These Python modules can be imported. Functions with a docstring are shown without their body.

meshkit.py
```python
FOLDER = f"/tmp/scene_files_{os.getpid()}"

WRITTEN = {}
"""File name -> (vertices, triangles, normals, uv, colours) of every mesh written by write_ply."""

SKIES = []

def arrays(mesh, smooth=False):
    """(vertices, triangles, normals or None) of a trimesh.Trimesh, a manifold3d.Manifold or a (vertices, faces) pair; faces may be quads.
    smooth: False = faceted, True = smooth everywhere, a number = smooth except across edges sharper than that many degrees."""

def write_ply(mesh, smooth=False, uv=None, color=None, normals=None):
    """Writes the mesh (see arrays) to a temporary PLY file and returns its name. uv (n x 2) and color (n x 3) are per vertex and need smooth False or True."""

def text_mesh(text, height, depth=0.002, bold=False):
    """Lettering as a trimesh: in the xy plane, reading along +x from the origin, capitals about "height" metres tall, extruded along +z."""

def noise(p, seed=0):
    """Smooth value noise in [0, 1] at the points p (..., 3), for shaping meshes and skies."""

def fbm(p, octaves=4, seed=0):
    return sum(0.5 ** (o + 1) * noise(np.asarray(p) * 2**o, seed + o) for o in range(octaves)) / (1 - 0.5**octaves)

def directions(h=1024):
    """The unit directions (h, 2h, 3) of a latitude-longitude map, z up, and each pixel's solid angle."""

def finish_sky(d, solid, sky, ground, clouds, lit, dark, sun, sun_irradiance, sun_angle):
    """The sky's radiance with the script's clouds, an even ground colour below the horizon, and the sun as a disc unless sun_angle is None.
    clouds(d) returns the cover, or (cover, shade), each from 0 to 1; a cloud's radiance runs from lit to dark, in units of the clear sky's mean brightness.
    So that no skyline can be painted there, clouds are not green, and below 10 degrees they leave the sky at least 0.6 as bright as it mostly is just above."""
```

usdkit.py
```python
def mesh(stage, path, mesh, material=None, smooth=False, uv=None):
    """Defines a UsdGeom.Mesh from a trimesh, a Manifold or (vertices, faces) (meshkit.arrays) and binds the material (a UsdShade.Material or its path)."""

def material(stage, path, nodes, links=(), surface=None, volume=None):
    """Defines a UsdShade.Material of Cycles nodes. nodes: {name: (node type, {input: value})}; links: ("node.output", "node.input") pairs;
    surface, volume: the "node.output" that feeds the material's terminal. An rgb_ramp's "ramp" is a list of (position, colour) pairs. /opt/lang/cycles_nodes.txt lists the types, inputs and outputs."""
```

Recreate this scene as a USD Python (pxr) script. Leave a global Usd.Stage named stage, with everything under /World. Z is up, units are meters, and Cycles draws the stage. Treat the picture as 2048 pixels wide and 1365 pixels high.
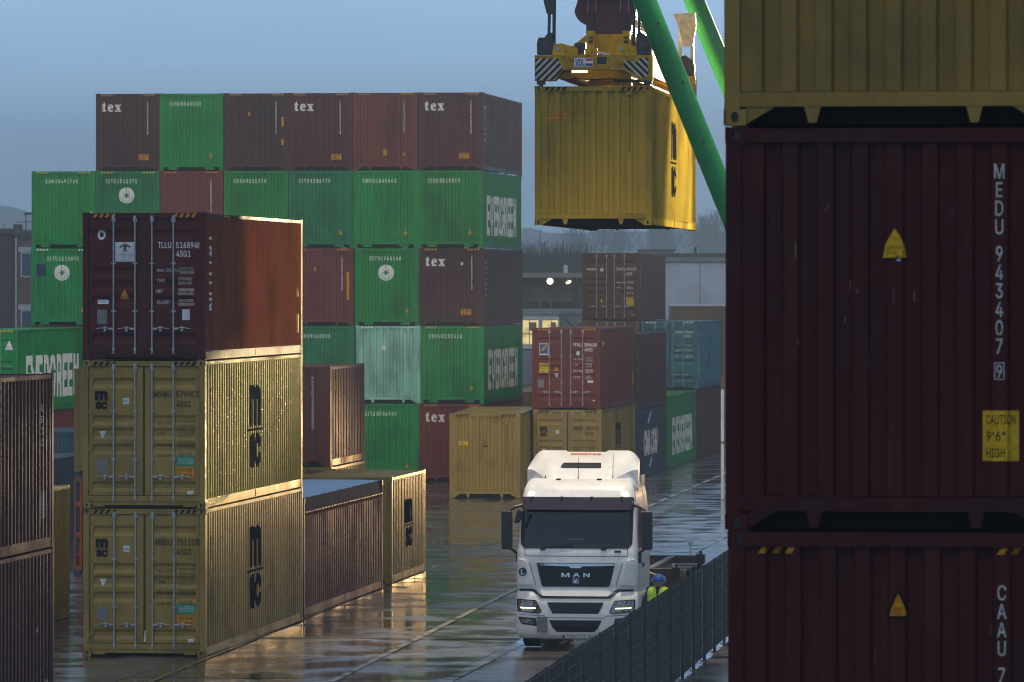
import math, glob, random
import numpy as np, trimesh, usdkit, meshkit
import manifold3d
from pxr import Usd, UsdGeom, UsdLux, UsdShade, Gf, Sdf, Vt
from shapely import affinity, union_all
from shapely.geometry import Polygon, Point, LineString, box as sbox

stage = Usd.Stage.CreateInMemory()
UsdGeom.Xform.Define(stage, '/World')
UsdGeom.Scope.Define(stage, '/World/Looks')
rng = random.Random(7)

EXPOSURE = 0.0
SKY = 0.1
CLOUD_LIT, CLOUD_DARK = (7.6, 12.8, 20.4), (6.3, 10.8, 17.6)
ZENITH = (2.25, 2.2, 2.2)
LAMP = 8.0
HAZE, HAZE_COL, HAZE_G = 0.00066, (0.78, 0.93, 1.0), 0.2
WARM = (1.0, 0.82, 0.44)
FLOODS = [
    ('mast', (31, 188, 18.0), (-4.8, 118, 9.6), 310000.0, 5.2, WARM, 'tall floodlight mast to the right beyond the crane'),
    ('mast', (13, 188, 1.9), (-4.2, 126, 2.8), 3200.0, 11.0, (1.0, 0.60, 0.25), 'low work light standing behind the right stack'),
    ('mast', (-26, 131.5, 15), (4.8, 132, 12), 60000.0, 7.0, (1.0, 0.85, 0.35), 'floodlight mast left of the near stack'),
    ('crane', (4, 132.9, 30.0), (-6, 212, 6), 22000.0, 32.0, (1.0, 0.8, 0.55), ''),
    ('crane', (16, 131.2, 23.0), (4.6, 126, 9.5), 20000.0, 12.0, (1.0, 0.86, 0.5), ''),
    ('crane', (3.5, 112.3, 30.0), (1.2, 114.5, 2), 11500.0, 13.0, (1.0, 0.82, 0.58), ''),
]

# ------------------------------------------------------------------ camera, sky, sun, exposure
F, CX, HORIZON, EYE = 11378.0, 1024.0, 575.0, 7.24      # 200 mm lens in pixels of a 2048 px wide picture; eye height
cam = UsdGeom.Camera.Define(stage, '/World/camera')
cam.AddTranslateOp().Set(Gf.Vec3d(0, 0, EYE))
cam.AddRotateXOp().Set(90.0)
cam.CreateFocalLengthAttr(200.0)
cam.CreateHorizontalApertureAttr(36.0)
cam.CreateVerticalApertureOffsetAttr(-107.5 / 2048 * 36)
cam.CreateFStopAttr(9.0)
cam.CreateFocusDistanceAttr(118.0)
cam.CreateClippingRangeAttr(Gf.Vec2f(0.5, 20000))
cam.CreateExposureAttr(EXPOSURE)

SUN_EL, SUN_AZ = math.radians(52), math.radians(205)     # behind the camera, a little to its left
dome = UsdLux.DomeLight.Define(stage, '/World/sky')
dome.GetPrim().SetCustomDataByKey('kind', 'structure')
dome.GetPrim().SetCustomDataByKey('label', 'even blue-grey overcast dusk sky')
sky_mat = usdkit.material(stage, '/World/Looks/sky_look', {
    'sky': ('sky_texture', {'sky_type': 'single_scattering', 'sun_disc': False, 'sun_elevation': SUN_EL, 'sun_rotation': SUN_AZ}),
    'tc': ('texture_coordinate', {}),
    'mp': ('mapping', {'scale': (1.0, 1.0, 5.0)}),
    'n': ('noise_texture', {'scale': 9.0, 'detail': 6.0, 'roughness': 0.55}),
    'cl': ('rgb_ramp', {'ramp': [(0.25, CLOUD_DARK), (0.75, CLOUD_LIT)]}),
    'mx': ('mix_color', {'fac': 0.86, 'use_clamp': False}),
    'sep': ('separate_xyz', {}), 'el': ('map_range', {'from_min': 0.0, 'from_max': 0.40, 'to_min': 0.0, 'to_max': 0.92, 'clamp': True, 'range_type': 'smoothstep'}),
    'gr': ('mix_color', {'b': ZENITH, 'use_clamp': False}),
    'bg': ('background_shader', {'strength': SKY}),
}, [('tc.generated', 'sep.vector'), ('sep.z', 'el.value'), ('mx.result', 'gr.a'), ('el.result', 'gr.fac'), ('gr.result', 'bg.color'),
    ('tc.generated', 'mp.vector'), ('mp.vector', 'n.vector'), ('n.fac', 'cl.fac'), ('sky.color', 'mx.a'), ('cl.color', 'mx.b')], surface='bg.background')
UsdShade.MaterialBindingAPI.Apply(dome.GetPrim()).Bind(sky_mat)
sun = UsdLux.DistantLight.Define(stage, '/World/sun')
sun.CreateIntensityAttr(0.12)
sun.CreateAngleAttr(30.0)
sun.CreateNormalizeAttr(True)
sun.CreateColorAttr(Gf.Vec3f(1.0, 0.96, 0.9))
_d = np.array([math.sin(SUN_AZ) * math.cos(SUN_EL), math.cos(SUN_AZ) * math.cos(SUN_EL), math.sin(SUN_EL)])


def look_along(d):
    """Rotation (Gf quaternion) that turns -z to the direction d."""
    return Gf.Rotation(Gf.Vec3d(0, 0, -1), Gf.Vec3d(*map(float, d)))


def set_matrix(x, rot, loc):
    m = Gf.Matrix4d(1.0)
    m.SetRotate(rot)
    m.SetTranslateOnly(Gf.Vec3d(*map(float, loc)))
    UsdGeom.Xformable(x).AddTransformOp().Set(m)


set_matrix(sun, look_along(-_d), (0, 0, 60))

# ------------------------------------------------------------------ naming helpers
_taken = {}


def numbered(parent, name):
    k = (str(parent), name)
    n = _taken.get(k, 0)
    _taken[k] = n + 1
    return name if n == 0 else f'{name}_{n:03d}'


def tag(p, label=None, category=None, group=None, kind=None):
    for k, v in (('label', label), ('category', category), ('group', group), ('kind', kind)):
        if v:
            p.SetCustomDataByKey(k, v)
    return p


def thing(name, label, category, loc=(0, 0, 0), yaw=0.0, group=None, kind=None):
    x = UsdGeom.Xform.Define(stage, '/World/' + numbered('/World', name))
    x.AddTranslateOp().Set(Gf.Vec3d(*map(float, loc)))
    if yaw:
        x.AddRotateZOp().Set(math.degrees(yaw))
    return tag(x.GetPrim(), label, category, group, kind)


def part(parent, name, mesh, material, smooth=False, label=None):
    root = str(parent.GetPath()) if parent else '/World'
    m = usdkit.mesh(stage, root + '/' + numbered(root, name), mesh.build() if isinstance(mesh, MB) else mesh, material, smooth=smooth)
    if label:
        m.GetPrim().SetCustomDataByKey('label', label)
    return m.GetPrim()


def solo(name, mesh, material, label=None, category=None, group=None, kind=None, smooth=False):
    return tag(part(None, name, mesh, material, smooth), label, category, group, kind)


def PX(px, D):
    return (px - CX) * D / F


def PZ(py, D):
    return EYE - (py - HORIZON) * D / F


# ------------------------------------------------------------------ mesh helper
class MB:
    def __init__(self):
        self.v, self.f, self.n = [], [], 0

    def add(self, v, f):
        v = np.asarray(v, float).reshape(-1, 3)
        f = np.asarray(f, int)
        if f.shape[1] == 4:
            f = np.vstack([f[:, [0, 1, 2]], f[:, [0, 2, 3]]])
        self.v.append(v)
        self.f.append(f + self.n)
        self.n += len(v)
        return self

    def box(self, x0, x1, y0, y1, z0, z1):
        v = [(x, y, z) for x in (x0, x1) for y in (y0, y1) for z in (z0, z1)]
        return self.add(v, [(0, 1, 3, 2), (4, 6, 7, 5), (0, 4, 5, 1), (2, 3, 7, 6), (0, 2, 6, 4), (1, 5, 7, 3)])

    def quad(self, a, b, c, d):
        return self.add([a, b, c, d], [(0, 1, 2, 3)])

    def grid(self, P):
        P = np.asarray(P, float)
        r, c = P.shape[:2]
        i, j = np.meshgrid(np.arange(r - 1), np.arange(c - 1), indexing='ij')
        q = np.stack([i * c + j, i * c + j + 1, (i + 1) * c + j + 1, (i + 1) * c + j], -1).reshape(-1, 4)
        return self.add(P.reshape(-1, 3), q)

    def bar(self, p, q, w, h=None, up=(0, 0, 1)):
        """Rectangular bar from p to q, w wide, h high."""
        h = h or w
        p, q = np.asarray(p, float), np.asarray(q, float)
        d = (q - p) / np.linalg.norm(q - p)
        u = np.asarray(up, float)
        if abs(d @ u) > 0.97:
            u = np.array([0, 1.0, 0])
        s = np.cross(d, u)
        s /= np.linalg.norm(s)
        t = np.cross(s, d)
        v = [e + a * s * w / 2 + b * t * h / 2 for e in (p, q) for a, b in ((-1, -1), (1, -1), (1, 1), (-1, 1))]
        return self.add(v, [(0, 1, 2, 3), (4, 7, 6, 5), (0, 4, 5, 1), (1, 5, 6, 2), (2, 6, 7, 3), (3, 7, 4, 0)])

    def tube(self, pts, r, n=8, cap=True):
        pts = np.asarray(pts, float)
        r = np.broadcast_to(r, (len(pts),))
        t = np.gradient(pts, axis=0)
        t /= np.linalg.norm(t, axis=1, keepdims=True) + 1e-12
        ref = np.array([0, 0, 1.0]) if abs(t[:, 2]).mean() < 0.8 else np.array([1.0, 0, 0])
        a = np.cross(t, ref)
        a /= np.linalg.norm(a, axis=1, keepdims=True) + 1e-12
        b = np.cross(t, a)
        th = np.arange(n) * 2 * np.pi / n
        P = pts[:, None] + r[:, None, None] * (np.cos(th)[None, :, None] * a[:, None] + np.sin(th)[None, :, None] * b[:, None])
        base = self.n
        i, j = np.meshgrid(np.arange(len(pts) - 1), np.arange(n), indexing='ij')
        q = np.stack([i * n + j, i * n + (j + 1) % n, (i + 1) * n + (j + 1) % n, (i + 1) * n + j], -1).reshape(-1, 4)
        self.add(P.reshape(-1, 3), q)
        if cap:
            for row, e in ((0, pts[0]), (len(pts) - 1, pts[-1])):
                self.add(np.vstack([P[row], [e]]), [(k, (k + 1) % n, n) for k in range(n)])
        return self

    def disc(self, c, axis, r, depth, n=20):
        c, axis = np.asarray(c, float), np.asarray(axis, float)
        return self.tube([c, c + axis * depth], r, n)

    def extrude(self, poly, fn, d0, d1):
        """Extrudes a shapely polygon given in (u, v); fn(u, v, d) gives points."""
        for g in getattr(poly, 'geoms', [poly]):
            if g.area < 1e-9:
                continue
            m = trimesh.creation.extrude_polygon(g, d1 - d0, engine='earcut')
            v = np.array(m.vertices)
            self.add(fn(v[:, 0], v[:, 1], v[:, 2] + d0), m.faces)
        return self

    def mesh(self, m):
        return self.add(m.vertices, m.faces)

    def build(self):
        return np.vstack(self.v), np.vstack(self.f)


def cols(x, y, z):
    x, y, z = np.broadcast_arrays(np.asarray(x, float), y, z)
    return np.stack([x, y, z], -1)


# ------------------------------------------------------------------ lettering
_fonts = glob.glob('/opt/blender-*/*/datafiles/fonts/')[0]
_cache = {}


def text_poly(text, height, xs=1.0, bold=0, font='Inter.woff2', gap=0.0, maxn=72):
    """Lettering as a shapely polygon, baseline at v = 0, starting at u = 0, capitals `height` tall."""
    key = (text, bold, font, gap)
    if key not in _cache:
        from PIL import Image, ImageDraw, ImageFont
        f = ImageFont.truetype(_fonts + font, 64)
        cap = -f.getbbox('H', anchor='ls')[1]
        x, shapes = 0.0, []
        for ch in text:
            adv = f.getlength(ch)
            if ch != ' ':
                b = f.getbbox(ch, anchor='ls', stroke_width=bold)
                im = Image.new('L', (b[2] - b[0] + 8, b[3] - b[1] + 8))
                ImageDraw.Draw(im).text((4 - b[0], 4 - b[1]), ch, 255, font=f, anchor='ls', stroke_width=bold)
                on = np.pad(np.asarray(im) > 127, ((0, 0), (1, 1))).astype(np.int8)
                rows, starts = np.nonzero(np.diff(on, axis=1) == 1)
                ends = np.nonzero(np.diff(on, axis=1) == -1)[1]
                from shapely import box as vbox
                g = union_all(vbox(starts, -rows - 1, ends, -rows)).buffer(0.8).buffer(-0.8).simplify(0.9)
                shapes.append(affinity.translate(g, x - 4 + b[0], 4 - b[1]))
            x += adv + gap * cap
        _cache[key] = (union_all(shapes), cap)
    g, cap = _cache[key]
    return affinity.scale(g, xs * height / cap, height / cap, origin=(0, 0))


def fit(g, u0, u1, v0, v1):
    a = g.bounds
    g = affinity.translate(g, -a[0], -a[1])
    return affinity.translate(affinity.scale(g, (u1 - u0) / (a[2] - a[0]), (v1 - v0) / (a[3] - a[1]), origin=(0, 0)), u0, v0)


def place(g, u, v, align='c'):
    a = g.bounds
    du = {'c': (a[0] + a[2]) / 2, 'l': a[0], 'r': a[2]}[align]
    return affinity.translate(g, u - du, v)


def vertical_text(text, height, pitch, xs=0.8, bold=1):
    """Characters one below another, centred on u = 0, the first one's top at v = 0."""
    out, v = [], 0.0
    for ch in text:
        if ch == ' ':
            v -= pitch * 0.45
            continue
        out.append(place(text_poly(ch, height, xs, bold), 0, v - height))
        v -= pitch
    return union_all(out)


def strips(g, breaks, axis=0):
    a = g.bounds
    lo, hi = (a[0], a[2]) if axis == 0 else (a[1], a[3])
    b = [lo - 1] + [x for x in breaks if lo < x < hi] + [hi + 1]
    for p, q in zip(b[:-1], b[1:]):
        yield g.intersection(sbox(p, a[1] - 1, q, a[3] + 1) if axis == 0 else sbox(a[0] - 1, p, a[2] + 1, q))


def paint_on(g, surf, breaks=(), axis=0):
    """The polygon g as a thin sheet of paint laid over the surface surf(u, v) -> points."""
    m = MB()
    for s in strips(g, breaks, axis):
        for q in getattr(s, 'geoms', [s]):
            if q.geom_type != 'Polygon' or q.area < 1e-7:
                continue
            try:
                v, f = trimesh.creation.triangulate_polygon(q, engine='earcut')
            except Exception:
                continue
            if len(f):
                m.add(surf(v[:, 0], v[:, 1]), f)
    return m


def tri(u, v, w, h, down=False):
    return Polygon([(u - w / 2, v + h), (u + w / 2, v + h), (u, v)] if down else [(u - w / 2, v), (u + w / 2, v), (u, v + h)])


# ------------------------------------------------------------------ materials
L = '/World/Looks/'


def paint(name, rgb, rough=0.36, dirt=0.35, rust=0.25, spec=0.25, bump=0.12, streak=(0.12, 0.06, 0.03)):
    r, g, b = rgb
    dark = (r * 0.55 + 0.006, g * 0.55 + 0.006, b * 0.55 + 0.006)
    light = (r * 1.12 + 0.004, g * 1.12 + 0.004, b * 1.12 + 0.004)
    return usdkit.material(stage, L + name, {
        'geo': ('geometry', {}), 'oi': ('object_info', {}),
        'off': ('vector_math', {'math_type': 'add'}), 'rv': ('combine_xyz', {'y': 0.0}), 'rm': ('math', {'math_type': 'multiply', 'value2': 37.0}),
        'm1': ('mapping', {'scale': (0.5, 0.5, 0.35)}), 'n1': ('noise_texture', {'scale': 1.6, 'detail': 5.0, 'roughness': 0.6}),
        'c1': ('rgb_ramp', {'ramp': [(0.3, dark), (0.52, rgb), (0.75, light)]}),
        'm2': ('mapping', {'scale': (7.0, 7.0, 0.45)}), 'n2': ('noise_texture', {'scale': 1.0, 'detail': 5.0, 'roughness': 0.65}),
        'r2': ('map_range', {'from_min': 0.52, 'from_max': 0.76, 'to_min': 0.0, 'to_max': rust, 'clamp': True}),
        'n3': ('noise_texture', {'scale': 26.0, 'detail': 4.0, 'roughness': 0.7}),
        'r3': ('map_range', {'from_min': 0.62, 'from_max': 0.72, 'to_min': 0.0, 'to_max': dirt, 'clamp': True}),
        'x1': ('mix_color', {'b': streak}), 'x2': ('mix_color', {'b': (r * 0.35 + 0.01, g * 0.35 + 0.008, b * 0.35 + 0.007)}),
        'rr': ('map_range', {'from_min': 0.3, 'from_max': 0.7, 'to_min': rough * 0.7, 'to_max': rough * 1.45}),
        'n4': ('noise_texture', {'scale': 2.1, 'detail': 2.0}), 'bp': ('bump', {'strength': bump, 'distance': 0.05}),
        'p': ('principled_bsdf', {'specular_ior_level': spec}),
    }, [('oi.random', 'rm.value1'), ('rm.value', 'rv.x'), ('rm.value', 'rv.z'), ('geo.position', 'off.vector1'), ('rv.vector', 'off.vector2'),
        ('off.vector', 'm1.vector'), ('m1.vector', 'n1.vector'), ('n1.fac', 'c1.fac'), ('off.vector', 'm2.vector'), ('m2.vector', 'n2.vector'), ('n2.fac', 'r2.value'),
        ('off.vector', 'n3.vector'), ('n3.fac', 'r3.value'), ('c1.color', 'x1.a'), ('r2.result', 'x1.fac'), ('x1.result', 'x2.a'), ('r3.result', 'x2.fac'),
        ('x2.result', 'p.base_color'), ('n1.fac', 'rr.value'), ('rr.result', 'p.roughness'), ('off.vector', 'n4.vector'), ('n4.fac', 'bp.height'), ('bp.normal', 'p.normal')], surface='p.BSDF')


def plain(name, rgb, rough=0.5, metal=0.0, spec=0.5, var=0.25, scale=9.0, coat=0.0):
    r = np.array(rgb, float)
    ins = {'roughness': rough, 'metallic': metal, 'specular_ior_level': spec}
    if coat:
        ins['coat_weight'] = coat
        ins['coat_roughness'] = 0.06
    return usdkit.material(stage, L + name, {
        'geo': ('geometry', {}), 'n': ('noise_texture', {'scale': scale, 'detail': 5.0, 'roughness': 0.62}),
        'c': ('rgb_ramp', {'ramp': [(0.3, tuple(r * (1 - var))), (0.7, tuple(np.minimum(r * (1 + var * 0.6), 0.9)))]}),
        'p': ('principled_bsdf', ins)}, [('geo.position', 'n.vector'), ('n.fac', 'c.fac'), ('c.color', 'p.base_color')], surface='p.BSDF')


def glow(name, rgb, strength, base=(0.5, 0.5, 0.5)):
    return usdkit.material(stage, L + name, {'p': ('principled_bsdf', {'base_color': base, 'emission_color': rgb, 'emission_strength': strength, 'roughness': 0.3})}, surface='p.BSDF')


COL = {
    'green': paint('evergreen_paint', (0.010, 0.235, 0.050), rust=0.15, spec=0.16),
    'deep_green': paint('deep_green_paint', (0.010, 0.18, 0.055), rust=0.2, dirt=0.5, spec=0.16),
    'maroon': paint('maroon_paint', (0.080, 0.017, 0.022), rust=0.2, rough=0.44, spec=0.16),
    'oxide': paint('oxide_red_paint', (0.15, 0.024, 0.018), rust=0.22, rough=0.42, spec=0.16),
    'brown_red': paint('brown_red_paint', (0.145, 0.032, 0.028), rust=0.22, spec=0.16),
    'dusty_red': paint('dusty_red_paint', (0.17, 0.043, 0.038), rust=0.25, spec=0.1),
    'rust_red': paint('rust_red_paint', (0.23, 0.068, 0.034), rough=0.6, rust=0.12, spec=0.0, dirt=0.15, bump=0.04),  # red brightened to hold lamp light on the near stack top side walls
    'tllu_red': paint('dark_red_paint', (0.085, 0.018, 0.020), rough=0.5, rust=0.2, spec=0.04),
    'dark_maroon': paint('dark_maroon_paint', (0.054, 0.0095, 0.012), rust=0.3, rough=0.45, spec=0.10, dirt=0.5),
    'yellow': paint('mustard_paint', (0.28, 0.195, 0.048), rough=0.30, rust=0.35, dirt=0.5, spec=0.10, bump=0.03),
    'satin_yellow': paint('satin_mustard_paint', (0.27, 0.205, 0.030), rough=0.5, rust=0.25, dirt=0.4, spec=0.02, bump=0.03),
    'dry_yellow': paint('dry_mustard_paint', (0.31, 0.215, 0.028), rough=0.6, rust=0.2, dirt=0.4, spec=0.0),
    'bright_yellow': paint('bright_yellow_paint', (0.62, 0.36, 0.018), rust=0.25),  # yellow raised to hold the lamp light falling on the left container
    'teal': paint('teal_paint', (0.035, 0.17, 0.215), rust=0.2, dirt=0.6),
    'mint': paint('pale_mint_paint', (0.25, 0.54, 0.44), rust=0.6, dirt=0.75),
    'navy': paint('navy_paint', (0.013, 0.022, 0.060), rust=0.1),
    'slate': paint('slate_blue_paint', (0.016, 0.042, 0.075), rust=0.15),
    'orange': paint('orange_paint', (0.42, 0.075, 0.018), rust=0.35),
    'tan': paint('tan_paint', (0.17, 0.10, 0.055), rust=0.4),
}
for _n, _v in (('green', (0.010, 0.21, 0.040)), ('green', (0.012, 0.25, 0.062)), ('maroon', (0.066, 0.019, 0.026)), ('maroon', (0.094, 0.020, 0.021)), ('brown_red', (0.115, 0.034, 0.032)), ('deep_green', (0.010, 0.175, 0.07))):
    _k = sum(x.startswith(_n + '_v') for x in COL)
    COL[f'{_n}_v{_k + 1}'] = paint(f'{_n}_paint_variant_{_k + 1}', _v, rust=0.2 + 0.15 * _k, dirt=0.45, spec=0.16, rough=0.42)
M_WHITE = plain('white_lettering', (0.78, 0.78, 0.75), 0.7, var=0.3, scale=40, spec=0.02)
M_FADED = plain('faded_white_lettering', (0.46, 0.49, 0.52), 0.7, var=0.4, scale=30, spec=0.02)
M_BLACK = plain('black_lettering', (0.012, 0.012, 0.016), 0.8, spec=0.0)
M_LABEL = plain('orange_label', (0.55, 0.25, 0.02), 0.6, var=0.35, scale=25, spec=0.05)
M_YLABEL = plain('yellow_label', (0.62, 0.42, 0.03), 0.6, var=0.3, scale=25, spec=0.05)
M_PAPER = plain('white_label', (0.55, 0.6, 0.66), 0.5)
M_GREY = plain('grey_label', (0.16, 0.17, 0.17), 0.5, var=0.4, scale=30)
M_GREENLBL = plain('green_label', (0.02, 0.25, 0.15), 0.5)
M_REDTXT = plain('red_lettering', (0.55, 0.06, 0.02), 0.5)
M_BLUETXT = plain('blue_lettering', (0.03, 0.06, 0.22), 0.5)
M_STEEL = plain('galvanised_rod', (0.34, 0.35, 0.36), 0.42, metal=0.5, scale=20)
M_RUBBER = plain('black_rubber', (0.012, 0.012, 0.013), 0.55)
M_DARK = plain('dark_steel', (0.022, 0.02, 0.02), 0.45, var=0.5)
M_UNDER = plain('underframe_black', (0.008, 0.0075, 0.007), 0.8, spec=0.1)  # underframe black, also painted shade behind the end-sill gap
M_GRILLE = plain('grille_black', (0.006, 0.006, 0.007), 0.45)
M_CAST = plain('corner_casting_steel', (0.05, 0.042, 0.04), 0.45, var=0.5, scale=14)

# ------------------------------------------------------------------ shipping containers
W = 2.438
YAW = math.atan(0.1209)
HC, STD = 2.896, 2.591


def profile(u0, u1, pitch, outer, slope, depth):
    n = int((u1 - u0 - outer) / pitch)
    inner = pitch - outer - 2 * slope
    u = u0 + (u1 - u0 - n * pitch + outer) / 2
    us, ds = [u0], [0.0]
    for _ in range(n):
        us += [u, u + slope, u + slope + inner, u + 2 * slope + inner]
        ds += [0.0, depth, depth, 0.0]
        u += pitch
    return np.array(us + [u1]), np.array(ds + [0.0])


def casting(m, x0, x1, y0, y1, z0, z1, fx, fy, holes):
    """A corner casting; fx, fy: the sign of the outward x and y faces; holes: with oval openings in them."""
    if not holes:
        return m.box(x0, x1, y0, y1, z0, z1)
    t = 0.025
    m.box(x0 + (t if fx < 0 else 0), x1 - (t if fx > 0 else 0), y0 + (t if fy < 0 else 0), y1 - (t if fy > 0 else 0), z0, z1)
    zc = (z0 + z1) / 2
    oval = affinity.scale(Point(0, 0).buffer(1, 6), 0.027, 0.04)
    yf = y0 if fy < 0 else y1 - t
    m.extrude(sbox(x0, z0, x1, z1).difference(affinity.translate(oval, (x0 + x1) / 2, zc)), lambda u, v, d: cols(u, d, v), yf, yf + t)
    xf = x0 if fx < 0 else x1 - t
    m.extrude(sbox(y0, z0, y1, z1).difference(affinity.translate(affinity.scale(oval, 1.15, 1, origin=(0, 0)), (y0 + y1) / 2, zc)), lambda u, v, d: cols(d, u, v), xf, xf + t)
    return m


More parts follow.
